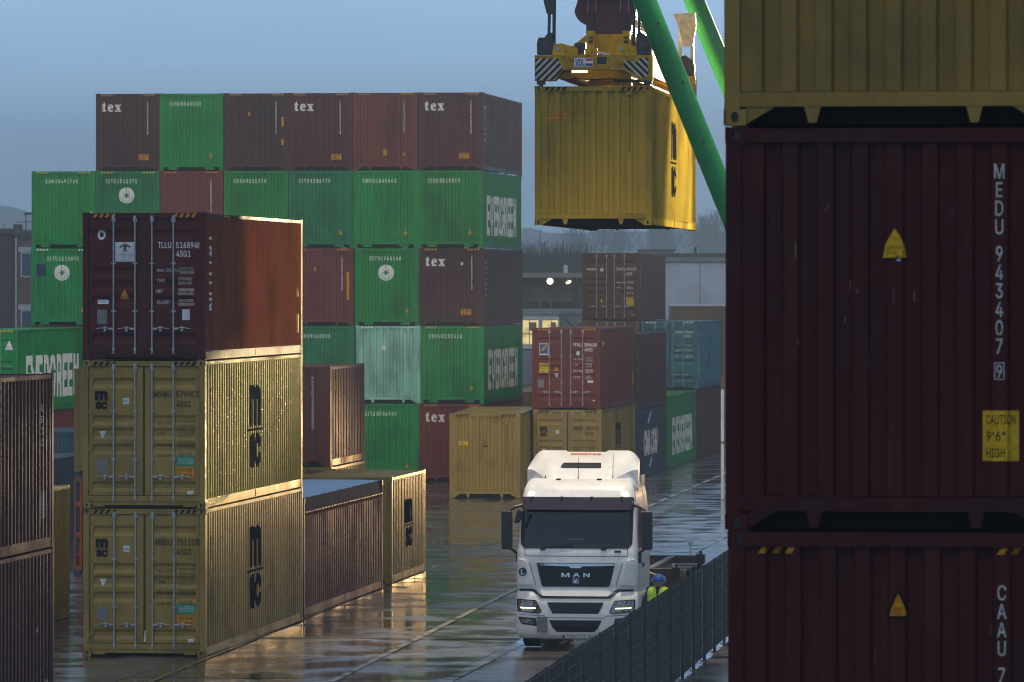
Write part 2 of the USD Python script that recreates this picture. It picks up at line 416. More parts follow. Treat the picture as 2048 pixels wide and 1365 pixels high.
class Container:
    """Local frame: x across (right in the picture), y along its length away from its near end at y = 0, z up from the underside."""

    def __init__(self, name, label, color, corner, px, D, z0, length=40, height=HC, near='blind', sill='teeth', detail=1, group=None, yaw=None, sag=0.0, open_top=False, hazard=None, post=None, near_mat=None, side_mat=None):
        self.H, self.Lc = height, 12.192 if length == 40 else 6.058
        yaw = YAW if yaw is None else yaw
        ax, pp = np.array([math.sin(yaw), math.cos(yaw)]), np.array([math.cos(yaw), -math.sin(yaw)])
        o = np.array([PX(px, D), D])
        o = o - pp * W / 2 if 'r' in corner else o + pp * W / 2
        if 'f' in corner:
            o = o - ax * self.Lc
        self.t = thing(name, label, 'shipping container', (o[0], o[1], z0), -yaw, group)
        self.mat = mat = COL[color]
        H, Lc, t = self.H, self.Lc, self.t
        holes = detail >= 2
        cx, cy, cz = 0.162, 0.178, 0.118
        ctop = H
        # corner castings and posts
        for sx in (-1, 1):
            for e in (0, 1):
                x0, x1 = (-W / 2, -W / 2 + cx) if sx < 0 else (W / 2 - cx, W / 2)
                y0, y1 = (0, cy) if e == 0 else (Lc - cy, Lc)
                fy = -1 if e == 0 else 1
                for za, zb_ in ((0, cz), (ctop - cz, ctop)):
                    cc = part(t, 'corner_casting', casting(MB(), x0, x1, y0, y1, za, zb_, sx, fy, holes and e == 0), mat)
                    if holes and e == 0:
                        ov = affinity.translate(affinity.scale(Point(0, 0).buffer(1, 6), 0.031, 0.045), (x0 + x1) / 2, (za + zb_) / 2)
                        part(cc, 'opening', paint_on(ov, lambda u, v: cols(u, 0.0235, v)), M_GRILLE)  # black disc painted in as shade inside the casting hole
                pw = 0.115
                q = MB()
                xa, xb = (-W / 2 + 0.004, -W / 2 + pw) if sx < 0 else (W / 2 - pw, W / 2 - 0.004)
                ya, yb = (0.006, 0.15) if e == 0 else (Lc - 0.15, Lc - 0.006)
                q.box(xa, xb, ya, yb, cz, ctop - cz)
                part(t, 'corner_post', q, COL[post] if post else mat)
        # side rails
        for sx in (-1, 1):
            x0, x1 = (W / 2 - 0.055, W / 2 - 0.012) if sx > 0 else (-W / 2 + 0.012, -W / 2 + 0.055)
            q = MB()
            lip = (W / 2 - 0.075, W / 2 - 0.004) if sx > 0 else (-W / 2 + 0.004, -W / 2 + 0.075)
            q.box(x0, x1, cy, Lc - cy, 0.03, 0.165)
            q.box(*lip, cy, Lc - cy, 0.012, 0.03)
            q.box(*lip, cy, Lc - cy, 0.165, 0.178)
            if detail:
                for fy in (0.5,) if self.Lc > 7 else (0.32, 0.68):
                    yy = Lc * fy
                    q.box(lip[0], lip[1] + 0.002 * sx, yy - 0.012, yy + 0.012, 0.03, 0.165)
            part(t, 'bottom_rail', q, mat)
            if not open_top:
                q = MB().box(*( (W / 2 - 0.07, W / 2 - 0.006) if sx > 0 else (-W / 2 + 0.006, -W / 2 + 0.07)), cy, Lc - cy, H - 0.085, H - 0.02)
                part(t, 'top_rail', q, mat)
        # end headers and sills
        for e in (0, 1):
            yn = (0.008, 0.10) if e == 0 else (Lc - 0.10, Lc - 0.008)
            if not open_top:
                part(t, 'header', MB().box(-W / 2 + cx, W / 2 - cx, *yn, H - 0.112, H - 0.012), mat)
            q = MB().box(-W / 2 + 0.113, W / 2 - 0.113, *yn, 0.135, 0.24)
            xi = W / 2 - cx
            f = lambda u, v, d: cols(u, d, v)
            if sill == 'teeth':
                for s in (-1, 1):
                    q.extrude(Polygon([(s * xi, 0.01), (s * xi, 0.135), (s * (xi - 0.21), 0.135)]), f, yn[0] + 0.01, yn[1])
                    q.extrude(Polygon([(s * 0.58 - 0.061, 0.135), (s * 0.58 + 0.061, 0.135), (s * 0.58 + 0.028, 0.018), (s * 0.58 - 0.028, 0.018)]), f, yn[0] + 0.004, yn[1] - 0.03)
            elif sill == 'tabs':
                for s in (-1, 1):
                    q.box(min(s * 0.52, s * 0.86), max(s * 0.52, s * 0.86), *yn, 0.03, 0.16)
            elif sill == 'door':
                q.box(-xi, xi, yn[0] + 0.02, yn[1], 0.06, 0.16)
                for s in (-1, 1):
                    q.extrude(Polygon([(s * 0.9 - 0.13, 0.03), (s * 0.9 + 0.13, 0.03), (s * 0.9 + 0.06, 0.10), (s * 0.9 - 0.06, 0.10)]), f, yn[0] - 0.004, yn[0] + 0.02)
            part(t, 'end_sill', q, mat)
        # roof and floor
        if not open_top:
            ru, rd = profile(cy + 0.03, Lc - cy - 0.03, 0.209, 0.09, 0.014, 0.02)
            P = np.array([[(x, y, H - 0.028 - d) for y, d in zip(ru, rd)] for x in (-W / 2 + 0.07, W / 2 - 0.07)])
            q = MB().grid(P)
            for y0, y1 in ((0.10, cy + 0.03), (Lc - cy - 0.03, Lc - 0.10)):
                q.box(-W / 2 + 0.07, W / 2 - 0.07, y0, y1, H - 0.04, H - 0.028)
            part(t, 'roof', q, mat)
        q = MB().box(-W / 2 + 0.06, W / 2 - 0.06, 0.11, Lc - 0.11, 0.15, 0.175)
        if detail:
            for yy in np.arange(0.5, Lc - 0.3, 0.33):
                q.box(-W / 2 + 0.06, W / 2 - 0.06, yy, yy + 0.045, 0.04, 0.15)
        q.box(-W / 2 + cx + 0.01, W / 2 - cx - 0.01, 0.115, 0.14, 0.012, 0.15)  # dark plate closing the end-sill gap so it reads as shade
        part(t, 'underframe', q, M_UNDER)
        # side walls
        self.su, self.sd = profile(0.15, Lc - 0.15, 0.2785, 0.072, 0.068, 0.036)
        ztop = H - 0.085 if not open_top else H - 0.40
        self.ztop = ztop
        self.side_x = W / 2 - 0.016
        for s in (-1, 1):
            P = np.array([[(s * (self.side_x - d), y, z) for z in (0.178, ztop)] for y, d in zip(self.su, self.sd)])
            part(t, 'side_wall', MB().grid(P), COL[side_mat] if side_mat else mat)
        # ends
        self.eu, self.ed = profile(-W / 2 + 0.115, W / 2 - 0.115, 0.25, 0.105, 0.022, 0.042)
        self.v_breaks = ()
        etop = H - 0.112 if not open_top else H - 0.40
        if near == 'blind':
            P = np.array([[(x, 0.028 + d, z) for z in (0.245, etop)] for x, d in zip(self.eu, self.ed)])
            part(t, 'end_wall', MB().grid(P), COL[near_mat] if near_mat else mat)
            self.near = 'blind'
        elif near == 'door':
            self.doors(detail)
        P = np.array([[(x, Lc - 0.028 - d, z) for z in (0.245, etop)] for x, d in zip(self.eu, self.ed)])
        part(t, 'end_wall', MB().grid(P), mat)
        if hazard:
            self.hazard(hazard)

    # surfaces to letter on; u runs rightwards from the left edge, v up from the underside
    def front(self, u, v):
        x = np.asarray(u) - W / 2
        if self.near == 'blind':
            return cols(x, 0.028 + np.interp(x, self.eu, self.ed) - 0.004, v)
        d = np.where((np.abs(x) > 0.16) & (np.abs(x) < W / 2 - 0.2), np.interp(v, self.dz, self.dd), 0)
        return cols(x, 0.04 + d - 0.004, v)

    def side(self, u, v):
        return cols(self.side_x - np.interp(u, self.su, self.sd) + 0.004, u, v)

    def mark(self, name, g, mat, face='front', label=None):
        if face == 'front':
            if self.near == 'blind':
                m = paint_on(g, self.front, self.eu + W / 2)
            else:
                m = paint_on(g, self.front, self.dz, 1)
        else:
            m = paint_on(g, self.side, self.su)
        if m.n:
            part(self.t, name, m, mat, label=label)
        return self

    def hazard(self, mat):
        for k, s in enumerate((-1, 1)):
            m = MB()
            for i in range(4):
                x = s * (W / 2 - 0.42) - 0.22 + i * 0.12
                z = self.H - 0.10
                m.extrude(Polygon([(x, z), (x + 0.06, z), (x + 0.11, z + 0.075), (x + 0.05, z + 0.075)]), lambda u, v, d: cols(u, d, v), 0.004, 0.009)
            part(self.t, 'hazard_stripes', m, mat)

    def doors(self, detail):
        H, t, mat = self.H, self.t, self.mat
        self.near = 'door'
        zb, zt = 0.255, H - 0.125
        bands = [(0.117, 0.19), (0.37, 0.44), (0.455, 0.537), (0.564, 0.638), (0.817, 0.89)]
        z, d = [zb], [0.0]
        for a, b in reversed(bands):
            lo, hi = H * (1 - b), H * (1 - a)
            z += [lo, lo + 0.075, hi - 0.06, hi]
            d += [0.0, 0.038, 0.038, 0.0]
        self.dz, self.dd = np.array(z + [zt]), np.array(d + [0.0])
        y0 = 0.04
        for s in (-1, 1):
            xa, xb = (0.022, W / 2 - 0.125) if s > 0 else (-W / 2 + 0.125, -0.022)
            ia, ib = (0.16, W / 2 - 0.20) if s > 0 else (-W / 2 + 0.20, -0.16)
            q = MB()
            q.grid([[(x, y0 + dd, zz) for x in (ia, ib)] for zz, dd in zip(self.dz, self.dd)])
            for xx in (ia, ib):
                q.grid([[(xx, y0, zz), (xx, y0 + dd, zz)] for zz, dd in zip(self.dz, self.dd)])
            q.box(xa, ia, y0, y0 + 0.04, zb, zt)
            q.box(ib, xb, y0, y0 + 0.04, zb, zt)
            door = part(t, 'door', q, mat)
            g = MB()
            g.box(xa - 0.02, xb + 0.02, y0 + 0.012, y0 + 0.03, zt, zt + 0.018).box(xa - 0.02, xb + 0.02, y0 + 0.012, y0 + 0.03, zb - 0.018, zb)
            e = xb if s > 0 else xa - 0.026
            g.box(e, e + 0.026, y0 + 0.012, y0 + 0.03, zb, zt)
            if s > 0:
                g.box(-0.022, 0.022, y0 + 0.014, y0 + 0.034, zb, zt)
            part(door, 'gasket', g, M_RUBBER)
            for k in range(4 if detail > 1 else 3):
                hz = zb + 0.16 + k * (zt - zb - 0.32) / (3 if detail > 1 else 2)
                hx = (W / 2 - 0.17, W / 2 - 0.05) if s > 0 else (-W / 2 + 0.05, -W / 2 + 0.17)
                part(door, 'hinge', MB().box(*hx, y0 - 0.02, y0 + 0.012, hz - 0.035, hz + 0.035), mat)
            for fx in ((0.2535, 0.4286) if s < 0 else (0.567, 0.742)):
                xr = (fx - 0.5) * W
                part(door, 'lock_rod', MB().tube([(xr, y0 - 0.035, 0.13), (xr, y0 - 0.035, H - 0.06)], 0.017, 8 if detail > 1 else 6), M_STEEL)
                for kz in (0.17, H - 0.14):
                    part(door, 'lock_keeper', MB().box(xr - 0.04, xr + 0.04, y0 - 0.03, y0 + 0.002, kz - 0.045, kz + 0.045).box(xr - 0.024, xr + 0.024, y0 - 0.062, y0 - 0.01, kz + 0.01, kz + 0.07), M_STEEL)
                for kz in (0.33 * H, 0.655 * H):
                    part(door, 'lock_bracket', MB().box(xr - 0.045, xr + 0.045, y0 - 0.045, y0 + 0.002, kz - 0.016, kz + 0.016), M_STEEL)
                hz = 0.212 * H if (fx in (0.2535, 0.742)) == (s < 0) else 0.26 * H
                hz = 0.212 * H
                q = MB()
                x2 = xr - 0.34 if s < 0 else xr + 0.34
                pts = [(xr + (x2 - xr) * k, y0 - 0.04 - 0.012 * math.sin(k * 3.1), hz + 0.018 * math.sin(k * 3.1)) for k in np.linspace(0, 1, 7)]
                q.tube(pts, 0.011, 5)
                q.box(min(xr, xr + (x2 - xr) * 0.3), max(xr, xr + (x2 - xr) * 0.3), y0 - 0.055, y0 - 0.03, hz - 0.02, hz + 0.022)
                xm = xr + (x2 - xr) * 0.5
                q.box(xm - 0.022, xm + 0.022, y0 - 0.05, y0, hz - 0.05, hz + 0.05)
                part(door, 'handle', q, M_STEEL)


# --- lettering sets
SERIF = 'NotoSansMath-Regular.woff2'


def tex_marks(c, serial, tint=M_WHITE, caution=(1.62, 0.40)):
    c.mark('lettering', fit(text_poly('\U0001D42D\U0001D41E\U0001D431', 0.34, font=SERIF, bold=1, gap=0.16), 0.23, 0.96, c.H - 0.68, c.H - 0.32), tint)
    c.mark('serial_number', affinity.translate(vertical_text(serial, 0.085, 0.112, 0.9), 1.97, c.H - 0.33), tint)
    if caution:
        caution_label(c, caution[0], caution[1], 0.40, 0.21)


def caution_label(c, u, v, w, h, lines=('CAUTION', 'HIGH'), mat=M_LABEL, face='front'):
    """An orange warning label with its printed lines cut out so that the print is a sheet of its own."""
    txt = []
    n = len(lines)
    for i, s in enumerate(lines):
        hh = h / n
        txt.append(fit(text_poly(s, 0.1, bold=1), u + w * 0.1, u + w * (0.9 if len(s) > 4 else 0.62), v + h - (i + 0.8) * hh, v + h - (i + 0.25) * hh))
    txt = union_all(txt)
    c.mark('caution_label', sbox(u, v, u + w, v + h).difference(txt), mat, face)
    c.mark('caution_lettering', txt, M_BLACK, face)


def ever_marks(c, serial, logo=False, warn=True, side=True, serial_u=0.98):
    c.mark('serial_number', place(text_poly(serial, 0.14, 0.62, 2, gap=0.42), serial_u, c.H - 0.46), M_WHITE)
    if warn:
        c.mark('warning_triangle', tri(1.96, 0.50, 0.17, 0.19), M_LABEL)
    if logo:
        u, v, r = 1.18, c.H - 0.92, 0.30
        star = Polygon([((0.17 if k % 2 == 0 else 0.055) * math.sin(k * math.pi / 8), (0.17 if k % 2 == 0 else 0.055) * math.cos(k * math.pi / 8)) for k in range(16)])
        word = []
        for i, ch in enumerate('EVERGREEN'):
            a = (i - 4) * 0.30
            word.append(affinity.translate(affinity.rotate(place(text_poly(ch, 0.062, 0.9, 1), 0, -0.03), math.degrees(a), origin=(0, 0)), 0.235 * math.sin(a), -0.235 * math.cos(a)))
        ring = Point(0, 0).buffer(r, 12).difference(star).difference(union_all(word))
        ring = ring.difference(sbox(-0.012, 0.16, 0.012, 0.4))
        c.mark('logo', affinity.translate(ring, u, v), M_WHITE)
    if side:
        c.mark('lettering', fit(text_poly('EVERGREEN', 1.0, bold=3), 1.55, 10.75, 0.47, 1.98), M_WHITE, 'side')


def msc_logo():
    """A heavy m above s c with a rule between, 1 wide and about 1.2 high, as on the doors and sides."""
    m = fit(text_poly('m', 1, bold=5), 0.06, 0.94, 0.60, 1.2)
    s = fit(text_poly('sc', 1, bold=4), 0.10, 0.92, 0.0, 0.50)
    rule = sbox(-0.06, 0.535, 1.06, 0.565)
    return union_all([m, s, rule])


def msc_side(c, u0=5.1, u1=6.95, v0=0.62, v1=2.32):
    c.mark('logo', fit(msc_logo(), u0, u1, v0, v1), M_BLACK, 'side')
    c.mark('serial_number', place(vertical_text('MSDU', 0.09, 0.13), 0.75, c.H - 0.55), M_BLACK, 'side')


def door_weights(c, mat, rows, v0):
    g = []
    for i, (a, b, d) in enumerate(rows):
        v = v0 - i * 0.21
        g.append(place(text_poly(a, 0.065, 0.75, 0), 1.47, v, 'l'))
        g.append(place(text_poly(b, 0.055, 0.75, 0), 1.90, v + 0.035, 'l'))
        g.append(place(text_poly(d, 0.055, 0.75, 0), 1.90, v - 0.04, 'l'))
    c.mark('weight_lettering', union_all(g), mat)


def msc_door(c, serial, check):
    H = c.H
    c.mark('logo', fit(msc_logo(), 0.21, 0.53, H - 0.96, H - 0.60), M_BLACK)
    c.mark('serial_number', union_all([place(text_poly(serial[:4], 0.115, 0.72, 1), 1.76, H - 0.72, 'r'), place(text_poly(serial[4:], 0.115, 0.72, 1), 1.86, H - 0.72, 'l'),
                                       place(text_poly(check, 0.115, 0.72, 1), 2.31, H - 0.72), place(text_poly('45G1', 0.115, 0.72, 1), 1.86, H - 0.91, 'l')]), M_BLACK)
    door_weights(c, M_BLACK, [('MAX GROSS', '32 500 KGS', '71 650 LBS'), ('TARE', '3 940 KGS', '8 690 LBS'), ('PAYLOAD', '28 560 KGS', '62 960 LBS'), ('CUB.CAP', '76.4 CUM', '2 700 CUFT')], H - 1.26)
    lbl = affinity.translate(sbox(0, 0, 0.125, 0.125), 0.80, H - 0.86)
    t = fit(text_poly('BIC', 0.05), 0.815, 0.91, H - 0.82, H - 0.775)
    c.mark('white_label', lbl.difference(t), M_PAPER)
    c.mark('label_lettering', t, M_BLACK)
    c.mark('warning_triangle', tri(0.385, H - 1.54, 0.14, 0.15, True), M_PAPER)
    c.mark('data_plate', sbox(0.28, H - 2.2, 0.48, H - 1.93), M_GREY)
    t = union_all([fit(text_poly(s, 0.05), 1.90, 2.20, H - 1.935 - i * 0.045, H - 1.905 - i * 0.045) for i, s in enumerate(('Eco-Container', 'with bamboo flooring', 'environment friendly'))])
    c.mark('green_label', sbox(1.87, H - 2.06, 2.22, H - 1.87).difference(t), M_GREENLBL)
    c.mark('label_lettering', t, M_WHITE)
    caution_label(c, 1.87, H - 2.31, 0.34, 0.22, ('CAUTION', 'HIGH TRAILER'))
    c.mark('maker_plate', sbox(2.08, H - 2.62, 2.2, H - 2.56), M_PAPER)


# ---- near stack, left of the lane
NEAR = 'three containers stacked nearest on the left'
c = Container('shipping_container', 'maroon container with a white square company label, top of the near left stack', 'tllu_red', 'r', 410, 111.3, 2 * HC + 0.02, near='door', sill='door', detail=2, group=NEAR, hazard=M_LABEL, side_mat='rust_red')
SIDE_TOP = c
H = c.H
u1 = affinity.translate(sbox(0, 0, 0.385, 0.385), 0.645, H - 0.965)
t1 = union_all([fit(text_poly('TRITON', 0.06, font=SERIF, bold=1), 0.675, 1.0, H - 0.85, H - 0.81)])
t2 = union_all([fit(text_poly('INTERNATIONAL', 0.03), 0.68, 0.995, H - 0.885, H - 0.865), fit(text_poly('www.tritoncontainer.com', 0.03), 0.68, 0.995, H - 0.94, H - 0.92)])
t3 = union_all([sbox(0.81, H - 0.76, 0.87, H - 0.67), Polygon([(0.735, H - 0.71), (0.735, H - 0.66), (0.84, H - 0.61), (0.945, H - 0.66), (0.945, H - 0.71), (0.90, H - 0.675), (0.78, H - 0.675)]), sbox(0.79, H - 0.765, 0.89, H - 0.75)])
c.mark('company_label', u1.difference(union_all([t1, t2, t3])), M_PAPER)
c.mark('label_lettering', t1, M_BLUETXT).mark('label_lettering', t2, M_BLACK).mark('label_emblem', t3, plain('brown_print', (0.12, 0.045, 0.02), 0.5))
c.mark('serial_number', union_all([place(text_poly('TLLU', 0.115, 0.7, 1), 1.76, H - 0.70, 'r'), place(text_poly('516894', 0.115, 0.7, 1), 1.86, H - 0.70, 'l'), place(text_poly('45G1', 0.115, 0.7, 1), 1.86, H - 0.87, 'l')]), M_WHITE)
five = place(text_poly('5', 0.10, 0.7, 1), 2.31, H - 0.695)
c.mark('check_digit', sbox(2.265, H - 0.71, 2.345, H - 0.585).difference(five), M_GREY).mark('check_digit_lettering', five, M_WHITE)
door_weights(c, M_WHITE, [('MAX. GROSS', '32500 KGS.', '71650 LBS.'), ('TARE', '3700 KGS.', '8160 LBS.'), ('NET', '28800 KGS.', '63490 LBS.'), ('CU.CAP.', '76.4 CU.M.', '2700 CU.FT.')], H - 1.16)
c.mark('round_label', affinity.scale(Point(0.37, H - 0.44).buffer(0.08, 12), 1, 1.2).difference(affinity.scale(Point(0.37, H - 0.44).buffer(0.04, 8), 1, 1.2)), M_PAPER)
c.mark('warning_triangle', tri(0.83, H - 1.70, 0.2, 0.19), M_LABEL)
c.mark('oval_label', sbox(0.31, H - 1.775, 0.49, H - 1.735).buffer(0.022), M_PAPER)
c.mark('data_plate', sbox(0.285, H - 2.19, 0.485, H - 1.905), M_GREY)
c.mark('white_label', sbox(1.98, H - 2.11, 2.13, H - 1.90), M_PAPER)
c.mark('maker_plate', sbox(2.09, H - 2.72, 2.21, H - 2.66), M_PAPER)
c.mark('lettering', fit(affinity.rotate(text_poly('TRITON', 1, bold=1), -90, origin=(0, 0)), 0.60, 0.98, 0.97, H - 0.38), M_WHITE, 'side')
c.mark('warning_triangle', tri(11.6, 1.22, 0.3, 0.2), M_YLABEL, 'side')
c.mark('warning_strip', sbox(11.5, 0.45, 11.7, 0.85), M_YLABEL, 'side')

c = Container('shipping_container', 'mustard container with doors and black two-storey logo, middle of the near left stack', 'yellow', 'r', 410, 111.3, HC + 0.015, near='door', sill='door', detail=2, group=NEAR, hazard=M_BLACK, side_mat='satin_yellow')
msc_door(c, 'MSMU579907', '2')
msc_side(c)
c = Container('shipping_container', 'mustard container with doors standing on the wet ground under the near left stack', 'yellow', 'r', 411, 111.35, 0.01, near='door', sill='door', detail=2, group=NEAR, hazard=M_BLACK)
msc_door(c, 'MSDU751103', '9')
part(c.t, 'white_tape', MB().add([(-0.02, 0.045, 0.28), (0.03, 0.045, 0.27), (0.045, 0.043, 0.52), (0.0, 0.044, 0.50)], [(0, 1, 2, 3)]), M_PAPER)
msc_side(c)

# ---- dark pair at the left edge
EDGE = 'dark pair of containers cut by the left edge'
c = Container('shipping_container', 'upper dark maroon container cut off by the left edge of the view', 'dark_maroon', 'fr', 108, 95.0, HC + 0.015, group=EDGE)
c.mark('serial_number', union_all([place(text_poly(s, 0.11, 0.9, 1), 11.35, HC - 0.62 - i * 0.19) for i, s in enumerate(('U', '58', '1', '1'))]), M_WHITE, 'side')
c.mark('data_plate', sbox(11.2, 0.5, 11.6, 0.95), M_GREY, 'side')
c = Container('shipping_container', 'lower dark maroon container at the left edge, standing on the ground', 'dark_maroon', 'fr', 109, 95.0, 0.01, group=EDGE)
c.mark('warning_triangle', tri(10.9, 1.55, 0.3, 0.25), M_GREY, 'side')
c.mark('grey_label', sbox(11.4, 0.3, 11.75, 0.72), M_GREY, 'side')

c = Container('shipping_container', 'bright yellow container standing alone between the dark left pair and the near stack', 'bright_yellow', 'fr', 140, 124.8, 0.01)
c.mark('warning_triangle', tri(11.25, 0.95, 0.4, 0.22), M_YLABEL, 'side')
c.mark('caution_label', sbox(11.3, 1.3, 11.7, 1.48), M_YLABEL, 'side')

# ---- behind the near stack, seen as slivers
c = Container('shipping_container', 'mustard container seen as a narrow sliver left of the near stack', 'yellow', 'l', 148, 143, STD + 0.015, height=STD, post='yellow')
FLAT = thing('flat_rack', 'orange flat rack with slotted end posts under the mustard sliver', 'flat rack', (PX(148, 143) + W / 2 * math.cos(YAW), 143 - W / 2 * math.sin(YAW), 0.01), -YAW)
for sx in (-1, 1):
    for e in (0, 5.9):
        q = MB()
        xa = -W / 2 if sx < 0 else W / 2 - 0.20
        for a in (xa, xa + 0.15):
            q.box(a, a + 0.05, e, e + 0.15, 0.12, STD - 0.12)
        for z in (0.12, 0.95, 1.72, STD - 0.24):
            q.box(xa + 0.05, xa + 0.15, e, e + 0.15, z, z + 0.12)
        part(FLAT, 'end_post', q, COL['orange'])
        for z in (0, STD - 0.118):
            part(FLAT, 'corner_casting', MB().box(xa, xa + 0.17, e - 0.006, e + 0.17, z, z + 0.118), M_CAST)
part(FLAT, 'deck', MB().box(-W / 2 + 0.02, W / 2 - 0.02, 0.2, 5.85, 0.15, 0.5), COL['orange'])
for e in (0.03, 5.93):
    part(FLAT, 'end_wall', MB().box(-W / 2 + 0.21, W / 2 - 0.21, e, e + 0.07, 0.2, STD - 0.02), COL['oxide'])

SLATE = 'slate blue containers far left'
c = Container('shipping_container', 'slate blue corrugated container behind the bright yellow one on the left', 'slate', 'r', 5, 148, 0.01, height=STD, group=SLATE)
c = Container('shipping_container', 'slate blue container with pale wet roof, farther back under the red one at left', 'slate', 'r', 160, 183, 0.01, length=20, height=STD, group=SLATE)

c = Container('shipping_container', 'brown-red container carrying the green lettered one at far left', 'brown_red', 'r', 36, 193.8, 0.01)
c = Container('shipping_container', 'green container at far left, large white word on its side, cut by left edge', 'green', 'r', 36, 193.8, HC + 0.01, near='door', sill='door', detail=1, hazard=M_YLABEL)
c.mark('lettering', fit(text_poly('EVERGREEN', 1.0, bold=3), 1.4, 10.75, 0.47, 1.98), M_WHITE, 'side')
c.mark('white_triangle', tri(2.12, HC - 0.7, 0.3, 0.34), M_PAPER)
c.mark('serial_number', place(text_poly('EGHU 1', 0.16, 0.7, 1), 1.5, HC - 0.62), M_WHITE)

# ---- the long wall of stacked containers
WALL = 'containers of the tall wall in the middle distance'
STEP = 2.446


def wall_corner(col):
    k = (6 - col) * STEP
    x, y = PX(966, 211.8) - k * math.cos(YAW), 211.8 + k * math.sin(YAW)
    return x * F / y + CX, y


def wall(col, tier, label, color, dx=0, **kw):
    px, D = wall_corner(col)
    color = rng.choice([color] + [k for k in COL if k.startswith(color + '_v')])
    dx += rng.uniform(-1.0, 1.0)
    return Container('shipping_container', label, color, 'r', px + dx, D + rng.uniform(-0.03, 0.03), (tier - 1) * (HC + 0.004) + 0.01, group=WALL, detail=0, **kw)


# top row, left to right
c = wall(1, 5, 'maroon container with white three-letter word at the left end of the top row', 'maroon', hazard=M_LABEL); tex_marks(c, 'TEXU4213315')
c = wall(2, 5, 'green container in the top row, the only green one there', 'green', sill='tabs'); ever_marks(c, 'EISU8562030', side=False)
c = wall(3, 5, 'maroon container in the top row with a small triangle and two small side labels', 'maroon', hazard=M_LABEL)
c.mark('warning_triangle', tri(0.95, 2.05, 0.15, 0.17), M_LABEL).mark('serial_number', affinity.translate(vertical_text('CAAU4812017', 0.085, 0.112, 0.9), 1.97, HC - 0.33), M_WHITE)
c.mark('side_label', sbox(2.17, 1.65, 2.26, 2.0), M_LABEL).mark('side_label', sbox(2.17, 0.95, 2.26, 1.16), M_LABEL)
c = wall(4, 5, 'maroon container with white three-letter word in the middle of the top row', 'maroon', hazard=M_LABEL); tex_marks(c, 'TEXU6411718')
c = wall(5, 5, 'brown-red container in the top row with a square label and a triangle low down', 'brown_red', hazard=M_LABEL)
c.mark('serial_number', affinity.translate(vertical_text('TEXU7237107', 0.085, 0.112, 0.9), 1.92, HC - 0.33), M_WHITE)
c.mark('square_label', sbox(1.12, 0.55, 1.28, 0.76), M_LABEL).mark('warning_triangle', tri(1.93, 0.54, 0.15, 0.17), M_LABEL)
c = wall(6, 5, 'maroon container with white three-letter word at the right end of the top row', 'maroon', hazard=M_LABEL); tex_marks(c, 'TEXU7463448', caution=(1.52, 0.43))
c.mark('serial_number', affinity.translate(vertical_text('TEXU746', 0.1, 0.2, 2.2), 0.75, HC - 0.5), M_WHITE, 'side')
# second row from the top
c = wall(0, 4, 'green container in second row, left end of the wall, with a plain front', 'green', sill='tabs', hazard=M_YLABEL); ever_marks(c, 'EGHU8491760', side=False, serial_u=1.15)
c = wall(1, 4, 'green container with a round white emblem in the second row', 'deep_green', sill='tabs', hazard=M_YLABEL); ever_marks(c, 'EITU1513275', True, side=False)
c = wall(2, 4, 'brown-red container between two green ones in the second row, half hidden by the near stack', 'brown_red', hazard=M_LABEL)
c.mark('serial_number', affinity.translate(vertical_text('TCNU5540018', 0.085, 0.112, 0.9), 1.97, HC - 0.33), M_WHITE)
c = wall(3, 4, 'green container in the second row just above the right edge of the near stack', 'green', sill='tabs'); ever_marks(c, 'EGSU9325730', side=False)
c = wall(4, 4, 'green container in the second row with a dark patch at its lower middle', 'deep_green', sill='tabs'); ever_marks(c, 'EITU9286720', side=False)
c.mark('paint_patch', sbox(1.1, 0.25, 1.6, 0.55), COL['deep_green'])
c = wall(5, 4, 'green container in the second row, second from the right', 'green', sill='tabs'); ever_marks(c, 'EMCU1840842', side=False)
c = wall(6, 4, 'green container with white side word, right end of the second row', 'green', sill='tabs'); ever_marks(c, 'EISU8510893')
# third row
c = wall(0, 3, 'green container with round white emblem, third row, left end of the wall', 'green', sill='tabs', hazard=M_WHITE); ever_marks(c, 'EITU1210890', True, side=False, serial_u=1.22)
c.mark('paint_patch', sbox(0.2, 1.85, 0.55, 2.3), COL['slate'])
for k in (1, 2, 3):
    wall(k, 3, f'green container in the third row, column {"two three four".split()[k - 1]}, hidden behind the near left stack', 'green')
c = wall(4, 3, 'brown-red container in the third row beside the top container of the near stack', 'brown_red', hazard=M_LABEL, dx=2)
c.mark('warning_triangle', tri(0.98, 2.05, 0.15, 0.17), M_LABEL).mark('serial_number', affinity.translate(vertical_text('CAAU7743548', 0.085, 0.112, 0.9), 2.0, HC - 0.36), M_WHITE)
c.mark('side_label', sbox(2.17, 0.95, 2.27, 2.0), M_LABEL)
c = wall(5, 3, 'green container with a round white emblem in the third row near the right end', 'green', sill='tabs', dx=2); ever_marks(c, 'EITU1045140', True, side=False, serial_u=1.15)
c = wall(6, 3, 'maroon container with white three-letter word at the right end of the third row', 'maroon', hazard=M_LABEL, dx=2); tex_marks(c, 'TEXU6834143', caution=(1.55, 0.40))
c.mark('white_label', sbox(1.55, 2.25, 1.64, 2.37), M_PAPER)
c.mark('serial_number', affinity.translate(vertical_text('TEXU683', 0.1, 0.2, 2.2), 0.75, HC - 0.5), M_WHITE, 'side')
